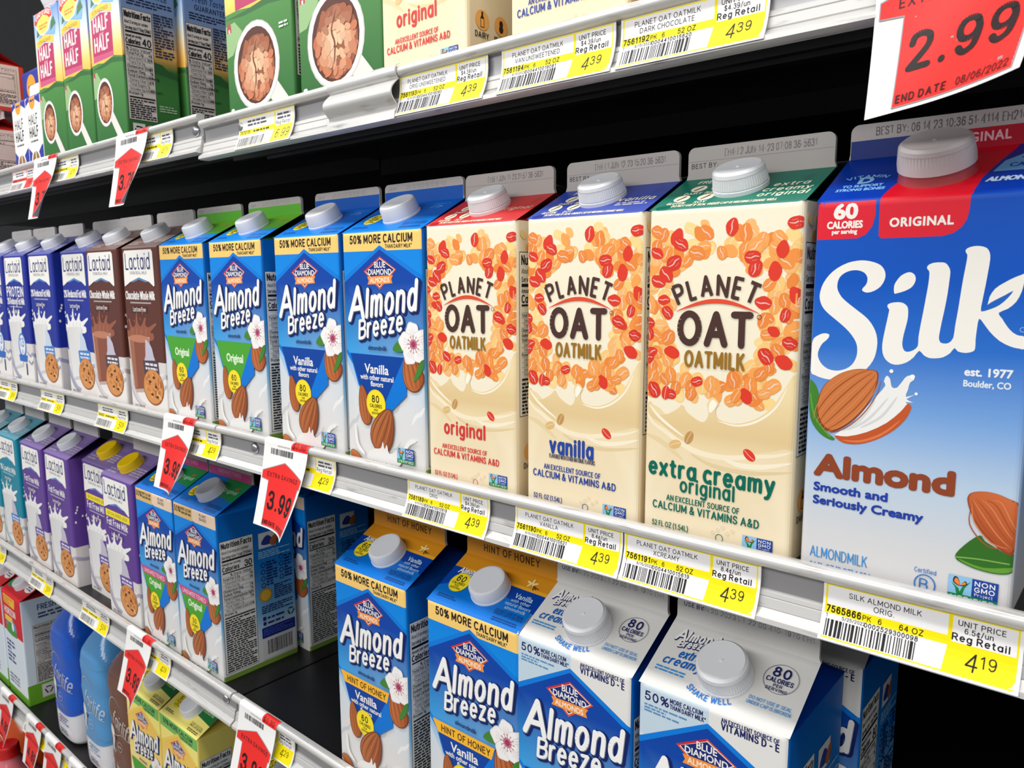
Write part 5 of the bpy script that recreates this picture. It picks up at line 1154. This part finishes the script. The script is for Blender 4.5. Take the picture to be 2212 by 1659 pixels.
def oat(kind, col, W, code, best=True):
    d = dict(W=W, H=191.2, rise=21.5, fin=19, front_bg=OAT_BG, side_bg=OSB, front=oat_front(kind, W), right=OS, roof=oat_roof(kind, col, W), roof_bg=grad([(50, mix(col, (0, 0, 0), .12)), (20, col), (0, mix(col, WHITE, .05))]), fin_bg=C(176, 170, 166), cap=CAP_RIB, cap_u=W*.495, cap_v=27)
    d['fin_art'] = datecode(code, W, 12.4, 3.8, W*.58, best=('BEST BY:', 3.5, 6.6, 2.6) if best else None)
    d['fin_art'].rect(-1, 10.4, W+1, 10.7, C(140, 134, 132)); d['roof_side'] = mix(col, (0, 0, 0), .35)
    return d
D_OATO = oat('orig', C(206, 38, 40), 88, 'EH5L1 JUN-11-23 21:57 36-5631', False)
D_OATV = oat('van', C(48, 72, 170), 88.5, 'EH4-L1 JUN-12-23 15:20 36-5631')
D_OATX = oat('extra', C(0, 116, 96), 90, 'EH4-L2 JUN-14-23 07:08 36-5631')
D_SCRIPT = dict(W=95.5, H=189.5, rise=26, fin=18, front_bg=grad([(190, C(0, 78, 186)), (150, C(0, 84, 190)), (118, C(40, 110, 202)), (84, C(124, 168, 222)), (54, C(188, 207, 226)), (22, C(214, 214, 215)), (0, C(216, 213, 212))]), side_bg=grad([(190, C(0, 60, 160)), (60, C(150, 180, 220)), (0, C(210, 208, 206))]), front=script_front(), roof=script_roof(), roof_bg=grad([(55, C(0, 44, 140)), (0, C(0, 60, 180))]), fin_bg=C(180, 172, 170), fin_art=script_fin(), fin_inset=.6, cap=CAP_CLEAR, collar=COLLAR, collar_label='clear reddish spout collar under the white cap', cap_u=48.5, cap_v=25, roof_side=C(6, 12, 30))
def lac(kind, col, cap=None, lab=None):
    a = datecode('JUN 23 23 14:10', 96, 11, 3.2, 50, C(170, 164, 164))
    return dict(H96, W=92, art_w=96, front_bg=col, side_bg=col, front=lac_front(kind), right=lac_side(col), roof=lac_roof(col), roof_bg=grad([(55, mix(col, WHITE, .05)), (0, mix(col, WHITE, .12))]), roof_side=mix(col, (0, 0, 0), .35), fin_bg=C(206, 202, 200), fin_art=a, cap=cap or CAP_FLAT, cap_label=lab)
D_CHOC = lac('choc', C(94, 50, 42)); D_BLUE = lac('blue', C(30, 48, 150)); D_PROT = lac('prot', C(28, 44, 148)); D_PURP = lac('purple', C(96, 62, 146)); D_PURPY = lac('purpley', C(96, 62, 146), CAP_YELLOW, 'yellow cap'); D_TEAL = lac('teal', C(20, 134, 160))
def cream(W, Dp, H, big=False):
    return dict(W=W, D=Dp, H=H, rise=18, fin=16, front_bg=CREAM_BG if not big else grad([(190, C(250, 222, 120)), (116, C(252, 224, 120)), (100, C(246, 206, 96)), (84, C(98, 150, 80)), (0, C(56, 118, 56))]), side_bg=CREAM_SIDE, front=cream_front(W, H, big), right=cream_side(Dp), roof_bg=C(150, 40, 90) if not big else C(90, 140, 210), cap=CAP_SMOOTH if not big else None)
D_QUART = cream(83, 64, 190); D_BIGCR = cream(107, 72, 200, True)
D_SMALL = dict(W=53, art_w=62, H=94, rise=16, fin=14, front_bg=WHITE, side_bg=C(226, 224, 222), front=small_front(), roof_bg=C(40, 56, 156), fin_bg=C(236, 234, 230), cap=None)
def red_design():
    a = Art(); a.rect(0, 118, 96, 190, C(214, 24, 36)); a.rect(0, 0, 96, 14, C(104, 166, 40)); a.poly([(10, 186), (70, 186), (66, 168), (12, 170)], C(250, 186, 60)); a.lines(14, 171, 64, 184, 3, C(210, 120, 30), 3)
    a.text('HORIZON', 12, 152, 11, WHITE, w=.2, wid=56); a.ell(42, 130, 26, 16, C(90, 150, 200)); a.poly([(16, 126), (36, 138), (60, 128), (68, 116), (20, 116)], C(70, 150, 60), 3); a.ell(50, 132, 6, 8, C(240, 236, 230)); a.rect(12, 138, 50, 148, C(250, 206, 70))
    a.lines(10, 60, 50, 104, 6, C(60, 70, 130), 4); a.lines(10, 20, 60, 40, 3, C(120, 120, 140), 5)
    s = Art(); s.rect(0, 0, 96, 36, C(104, 166, 40)); s.text('FRESH TASTE', 26, 168, 9, C(50, 66, 110), w=.2, wid=64); s.lines(26, 152, 92, 164, 2, C(60, 70, 110), 3); nutrition(s, 16, 38, 46, 104, '150', paper=C(206, 202, 196), seed=4, tail=.3); s.lines(66, 60, 92, 140, 16, C(90, 100, 130), 5); s.rect(22, 8, 44, 32, C(214, 212, 206)); recycle_mark(s, 33, 20, 6); s.rect(56, 6, 92, 32, C(206, 206, 200))
    r = Art(); r.ell(14, 20, 14, 9, C(40, 140, 80)); r.ell(78, 26, 15, 8, WHITE); r.lines(68, 22, 88, 30, 2, C(40, 50, 110), 3)
    return dict(H96, front_bg=C(222, 232, 240), side_bg=grad([(190, C(190, 208, 222)), (100, C(214, 226, 234)), (0, C(214, 226, 232))]), front=a, right=s, roof=r, roof_bg=C(206, 24, 36), roof_side=C(140, 14, 24), fin_bg=C(206, 24, 36), cap=CAP_SMOOTH)
D_RED = red_design()
def beige_design(H, red):
    s = Art(); s.rect(0, 0, 70, 6, red); s.rect(62, 0, 70, H, red); nutrition(s, 2, 10, 56, H-16, '40', paper=C(226, 200, 182), ink=C(50, 36, 32), seed=7, tail=.4)
    return dict(W=70, H=H, rise=18, fin=13, front_bg=C(206, 60, 40), side_bg=C(228, 200, 180), right=s, roof_bg=C(190, 46, 34), fin_bg=C(236, 232, 228), cap=None)
D_BEIGE = beige_design(70, C(206, 66, 44)); D_BEIGE2 = beige_design(84, C(206, 66, 44))

# ------------------------------------------------------------------ stock on the shelves
_PM = {}
def put(dn, name, label, cat, x, z, **kw):
    d = globals()[dn]
    if dn not in _PM: _PM[dn] = carton_meshes(d)
    return carton(_PM[dn], d, name, label, cat, x, z, **kw)
AM, LF, OM, HH = 'almond milk carton', 'lactose free milk carton', 'oat milk carton', 'half and half carton'
zM, zL, zT, zTL, zB = ZM-.0068, ZL-.0068-.005, ZT-.0068, ZTL-.0068, ZB-.0068-.0095
zL = ZL-.0068; zB = ZB-.0068
G = 'blue almond milk cartons with green roofs on the middle shelf'
put('D_ORIG', 'almond_milk_carton', 'blue carton with green gable on middle shelf, right beside the brown chocolate milk carton', AM, -.8475, zM, group=G)
put('D_ORIG', 'almond_milk_carton', 'blue carton with green gable on middle shelf, beside the all-blue vanilla cartons', AM, -.7395, zM, group=G)
G = 'blue vanilla almond milk cartons on the middle shelf'
put('D_VAN', 'almond_milk_carton', 'blue vanilla almond milk carton on middle shelf, next to the green-topped cartons', AM, -.6225, zM, group=G)
put('D_VAN', 'almond_milk_carton', 'blue vanilla almond milk carton on middle shelf, next to the red-topped oat milk', AM, -.5215, zM, group=G)
G = 'cream oat milk cartons on the middle shelf'
put('D_OATO', 'oat_milk_carton', 'cream oat milk carton with red gable and white cap on middle shelf', OM, -.4215, zM, group=G)
put('D_OATV', 'oat_milk_carton', 'cream vanilla oat milk carton with royal blue gable on middle shelf', OM, -.3245, zM, group=G)
put('D_OATX', 'oat_milk_carton', 'cream extra creamy oat milk carton with teal green gable on middle shelf', OM, -.2325, zM, group=G)
put('D_SCRIPT', 'almond_milk_carton', 'largest blue-to-white carton with huge white script and red original badge', AM, -.1372, zM)
G = 'lactose free milk cartons on the middle shelf'
put('D_CHOC', 'lactose_free_milk_carton', 'brown chocolate whole milk carton touching the green-topped blue carton', LF, -.9420, zM, group=G)
put('D_CHOC', 'lactose_free_milk_carton', 'brown chocolate whole milk carton beside the navy reduced fat carton', LF, -1.0470, zM, group=G)
put('D_BLUE', 'lactose_free_milk_carton', 'navy reduced fat milk carton with cookie picture, beside the brown chocolate carton', LF, -1.1405, zM, group=G, y=DF+.003)
put('D_BLUE', 'lactose_free_milk_carton', 'navy reduced fat milk carton with cookie picture, beside the protein carton', LF, -1.2560, zM, group=G)
put('D_PROT', 'lactose_free_milk_carton', 'navy protein milk carton with round light blue seal, next to the cookie cartons', LF, -1.3610, zM, group=G)
put('D_PROT', 'lactose_free_milk_carton', 'navy protein milk carton cut off by the left edge of the photo', LF, -1.4590, zM, group=G)
G = 'lactose free milk cartons on the third shelf'
put('D_PURPY', 'lactose_free_milk_carton', 'purple fat free milk carton with yellow cap touching the blue almond milk', LF, -1.0545, zL, group=G)
put('D_PURPY', 'lactose_free_milk_carton', 'purple fat free milk carton with yellow cap, tucked behind its yellow-capped neighbour', LF, -1.1560, zL, group=G, y=DF+.014)
put('D_PURP', 'lactose_free_milk_carton', 'purple fat free milk carton with white cap, beside the yellow-capped ones', LF, -1.2610, zL, group=G)
put('D_PURP', 'lactose_free_milk_carton', 'purple fat free milk carton with white cap, touching the teal carton', LF, -1.3640, zL, group=G)
put('D_TEAL', 'lactose_free_milk_carton', 'teal low fat milk carton touching the purple white-capped carton', LF, -1.4740, zL, group=G)
put('D_TEAL', 'lactose_free_milk_carton', 'teal low fat milk carton at the far left edge of the third shelf', LF, -1.5750, zL, group=G)
G = 'blue unsweetened almond milk cartons on the third shelf'
put('D_UNSW', 'almond_milk_carton', 'blue unsweetened almond milk carton with pink fin, side panel facing the black gap', AM, -.8545, zL, group=G)
put('D_UNSW', 'almond_milk_carton', 'blue unsweetened almond milk carton with pink fin, touching the purple milk', AM, -.9530, zL, group=G)
put('D_UNSW', 'almond_milk_carton', 'shaded blue unsweetened carton standing behind the one beside the black gap', AM, -.8430, zL, y=DF+.104, group=G)
G = 'honey vanilla almond milk cartons on the third shelf'
put('D_HONEY', 'almond_milk_carton', 'blue hint of honey carton with gold fin, next to the black shelf gap', AM, -.5490, zL, group=G)
put('D_HONEY', 'almond_milk_carton', 'blue hint of honey carton with gold fin, touching the white-roofed carton', AM, -.4285, zL, group=G)
G = 'white-roofed extra creamy almond milk cartons on the third shelf'
put('D_EXTRA', 'almond_milk_carton', 'white-roofed extra creamy almond milk carton touching the hint of honey carton', AM, -.3345, zL, group=G)
put('D_EXTRA', 'almond_milk_carton', 'white-roofed extra creamy almond milk carton at the right end, whole roof in view', AM, -.2335, zL, group=G)
put('D_EXTRA', 'almond_milk_carton', 'dim blue and white carton standing behind the rightmost white-roofed carton', AM, -.2250, zL, y=DF+.106, group=G)
# upper shelf
G = 'oat milk cartons on the upper shelf'
D_OATU = dict(D_OATO); D_OATU['roof_bg'] = C(200, 60, 60); D_OATU2 = dict(D_OATV)
put('D_OATU', 'oat_milk_carton', 'cream oat milk carton with red lettering on upper shelf, lower half in view', OM, -.4640, zT, group=G)
put('D_OATU2', 'oat_milk_carton', 'cream oat milk carton with blue lettering on upper shelf, only its foot in view', OM, -.3375, zT, group=G)
D_DARK = oat('extra', C(96, 40, 44), 88, 'JUN-14-23'); D_DARK['front_bg'] = C(150, 70, 74); D_DARK['front'] = None
put('D_DARK', 'oat_milk_carton', 'dull red oat milk carton of which a sliver shows above the dark chocolate price label', OM, -.2440, zT, group=G)
G = 'large half and half cartons on the upper shelf'
put('D_BIGCR', 'half_and_half_carton', 'large green and yellow cream carton with coffee cup, beside the oat milk', HH, -.5710, zT, group=G)
put('D_BIGCR', 'half_and_half_carton', 'large green and yellow cream carton with coffee cup, above the 6.99 label', HH, -.6860, zT, group=G)
G = 'slim half and half cartons on the upper shelf'
put('D_QUART', 'half_and_half_carton', 'slim half and half carton whose nutrition panel side is in full view', HH, -.9855, zTL, group=G)
put('D_QUART', 'half_and_half_carton', 'slim half and half carton, middle one of the three in the front row', HH, -1.0725, zTL, group=G)
put('D_QUART', 'half_and_half_carton', 'slim half and half carton next to the small blue and white cartons', HH, -1.1565, zTL, group=G)
put('D_QUART', 'half_and_half_carton', 'shaded half and half carton in the second row, its side panel in view', HH, -.9815, zTL, y=DF+.070, group=G)
G = 'small blue and white half and half cartons'
put('D_SMALL', 'half_and_half_carton', 'small blue and white half and half carton touching the slim carton, lower layer', HH, -1.2115, zTL, group=G)
put('D_SMALL', 'half_and_half_carton', 'small blue and white half and half carton farthest from the slim cartons, lower layer', HH, -1.2660, zTL, group=G)
D_SMALL2 = dict(D_SMALL, W=80, H=170, art_w=None, rise=20, front_bg=C(40, 56, 156), side_bg=C(90, 100, 170))
a_ = Art(); a_.ell(38, 146, 19, 18, C(244, 160, 50)); a_.lines(26, 143, 50, 150, 1, C(90, 60, 100), 3); D_SMALL2['front'] = a_
put('D_SMALL2', 'half_and_half_carton', 'deep blue carton with orange disc behind the small blue and white cartons', HH, -1.4050, zTL, y=DF+.062)
G = 'beige cartons stacked at the left end of the upper shelf'
put('D_BEIGE2', 'boxed_carton', 'beige carton with orange-red edges at the upper left frame edge, lower of two', 'carton', -1.4900, zTL, y=DF+.002, group=G)
put('D_BEIGE', 'boxed_carton', 'beige carton with red gable stacked on another at the upper left edge', 'carton', -1.4900, zTL+.1145, y=DF+.002, group=G)
# lowest shelf
G = 'yellow almond milk cartons on the lowest shelf'
put('D_BANANA', 'almond_milk_carton', 'yellow almond milk carton with green band, beside the brown bottle', AM, -1.0285, zB, group=G)
put('D_BANANA', 'almond_milk_carton', 'yellow almond milk carton with green band, its nutrition side in view', AM, -.9295, zB, group=G)
put('D_ORIG', 'almond_milk_carton', 'blue carton with green gable on the lowest shelf, mostly cut off below', AM, -.7250, zB)
G = 'red and white milk cartons on the lowest shelf'
put('D_RED', 'milk_carton', 'red and white milk carton with green base, side panel facing the blue bottle', 'milk carton', -1.5380, zB, group=G)
put('D_RED', 'milk_carton', 'red and white milk carton with green base, cut off by the left photo edge', 'milk carton', -1.6420, zB, group=G)
milk_bottle('milk_bottle', 'royal blue sleeved milk bottle on the lowest shelf, behind the pale blue one', -1.288, DF+.047, zB, C(24, 88, 196), C(226, 226, 230))
milk_bottle('milk_bottle', 'pale blue sleeved milk bottle on the lowest shelf, nearest the yellow cartons', -1.168, DF+.047, zB, C(84, 152, 208), C(228, 228, 232))
milk_bottle('milk_bottle', 'glossy brown chocolate milk bottle between the pale blue bottle and yellow carton', -1.0765, DF+.050, zB, C(112, 68, 50), C(120, 74, 60))
ZF = -1.165
juice_jug('pink juice jug with red cap under the lowest shelf at the lower left corner', -1.690, .420, ZF, C(226, 120, 130))
juice_jug('orange juice jug under the lowest shelf, behind the pink one', -1.930, .545, ZF, C(232, 92, 26), w=.09, h=.27)
juice_jug('deep red juice jug under the lowest shelf, right of the pink one', -1.535, .46, ZF, C(190, 24, 34), w=.05)
solo('base_deck', boxes('base_deck', [(LEFT, .36, ZF-.02, RIGHT, 1.0, ZF)], M_DECK), 'black base deck of the case under the juice jugs', 'shelf')

# ------------------------------------------------------------------ price labels on the rails
LM = lambda *a, **k: label_mesh(label_art(*a, **k))
PO_ = 'PLANET OAT OATMILK'
price_label(-.4345, ZT, LM(PO_, 'ORIG UNSWEETENED', '7561193', '0004410019080', '$4.39/un', '439'), 'yellow 4.39 price label reading orig unsweetened on the upper rail')
price_label(-.3365, ZT, LM(PO_, 'VAN UNSWEETENED', '7561194', '0004410019081', '$4.39/un', '439'), 'yellow 4.39 price label reading van unsweetened on the upper rail')
price_label(-.2470, ZT, LM(PO_, 'DARK CHOCOLATE', '7561192', '0004410015620', '$4.39/un', '439'), 'yellow 4.39 price label reading dark chocolate on the upper rail')
price_label(-.6520, ZT, LM('', '', '7570115', '', '', '6.99', clear=False), 'yellow 6.99 price label under the large green cream carton')
L429 = LM('', '', '7546120', '', '', '429', clear=False); L479 = LM('', '', '7546120', '', '', '479', clear=False)
price_label(-.8560, ZTL, L479, 'yellow price label half hidden by the right one of the two upper red signs', 78)
price_label(-1.0980, ZTL, L479, 'yellow price label half hidden by the leftmost upper red sign', 80)
price_label(-1.2520, ZTL, label_mesh(label_art('', '', '7546099', '', '', '399', yel=C(232, 60, 50), clear=False)), 'red and white price label at the left end of the upper rail')
price_label(-.4360, ZM, LM(PO_, 'ORIG', '7561189', '0004410015618', '$4.39/un', '439'), 'yellow 4.39 price label reading orig under the red-topped oat milk')
price_label(-.3265, ZM, LM(PO_, 'VANILLA', '7561190', '0004410015621', '8.4\u00a2/un', '439'), 'yellow 4.39 price label reading vanilla under the blue-topped oat milk')
price_label(-.2395, ZM, LM(PO_, 'XCREAMY', '7561191', '0004410015619', '8.4\u00a2/un', '439'), 'yellow 4.39 price label reading xcreamy under the green-topped oat milk')
price_label(-.1205, ZM, LM('SILK ALMOND MILK', 'ORIG.', '7565866', '0002529300098', '6.5\u00a2/un', '419', oz='64 OZ', date='5/25/2022'), 'yellow 4.19 price label under the largest blue carton')
price_label(-.6130, ZM, L429, 'yellow 4.29 price label beside the red sign below the vanilla cartons')
price_label(-.8030, ZM, L429, 'yellow 4.29 price label beside the red sign below the green-topped cartons')
L3 = LM('', '', '7544310', '', '', '529', clear=False)
price_label(-1.0180, ZM, L3, 'yellow price label on the middle rail under the brown chocolate cartons')
price_label(-1.2160, ZM, L3, 'yellow price label on the middle rail under the navy cookie cartons')
price_label(-1.4010, ZM, L3, 'yellow price label cut by the left photo edge on the middle rail')
price_label(-1.5330, ZL, L3, 'yellow price label cut by the left photo edge on the third rail')
price_label(-1.3260, ZL, L3, 'yellow price label on the third rail under the purple white-capped cartons', 90)
price_label(-1.1270, ZL, L3, 'yellow price label on the third rail under the purple yellow-capped cartons', 90)
price_label(-.9500, ZL, L429, 'yellow price label behind the red sign below the unsweetened cartons')
price_label(-.6950, ZL, L429, 'yellow price label behind the red sign below the black shelf gap')
price_label(-1.4300, ZB, L429, 'yellow price label behind the 4.89 red sign on the lowest rail', 100)
price_label(-1.3120, ZB, L429, 'yellow price label behind the lowest rail sign nearest the blue bottles', 90)

# ------------------------------------------------------------------ red arrow signs folded over the rails
sale_sign(-1.1500, ZTL, '3.79', 13, 19, 'red arrow sale sign 3.7 hanging leftmost on the upper rail', w=78)
sale_sign(-.8980, ZTL, '3.79', 13, 18, 'red arrow sale sign 3.7 hanging under the slim half and half cartons', w=76)
sale_sign(-.8290, ZM, '3.99', 16, 18, 'red arrow sale sign 3.99 on the middle rail under the green-topped cartons')
sale_sign(-.6280, ZM, '3.99', 16, 15, 'red arrow sale sign 3.99 on the middle rail below the vanilla cartons')
sale_sign(-.9700, ZL, '3.99', 17, 16, 'red arrow sale sign 3.99 on third rail before the pale blue bottle')
sale_sign(-.7010, ZL, '3.99', 17, 10, 'red arrow sale sign 3.99 on the third rail below the black shelf gap')
sale_sign(-1.4070, ZB, '4.89', 12, 10, 'red arrow sale sign 4.89 on the lowest rail beside the red cap')
sale_sign(-1.3210, ZB, '4.89', 12, 10, 'red arrow sale sign on the lowest rail below the royal blue bottle')
sale_sign(-1.2230, ZB, '4.89', 12, 8, 'sale sign on the lowest rail of which a white top corner shows')
sale_sign(-1.5400, ZB, '4.89', 12, 10, 'red arrow sale sign cut by the left photo edge on the lowest rail')
sale_sign(-.5260, ZL, '3.99', 12, 8, 'sale sign of which only a white top shows at the bottom edge of the photo')
sg = sale_sign(-.1100, ZT, '2.99', 30, 14, 'large red arrow sale sign 2.99 hanging in the upper right corner', twist=44); sg.scale.z = 1.11
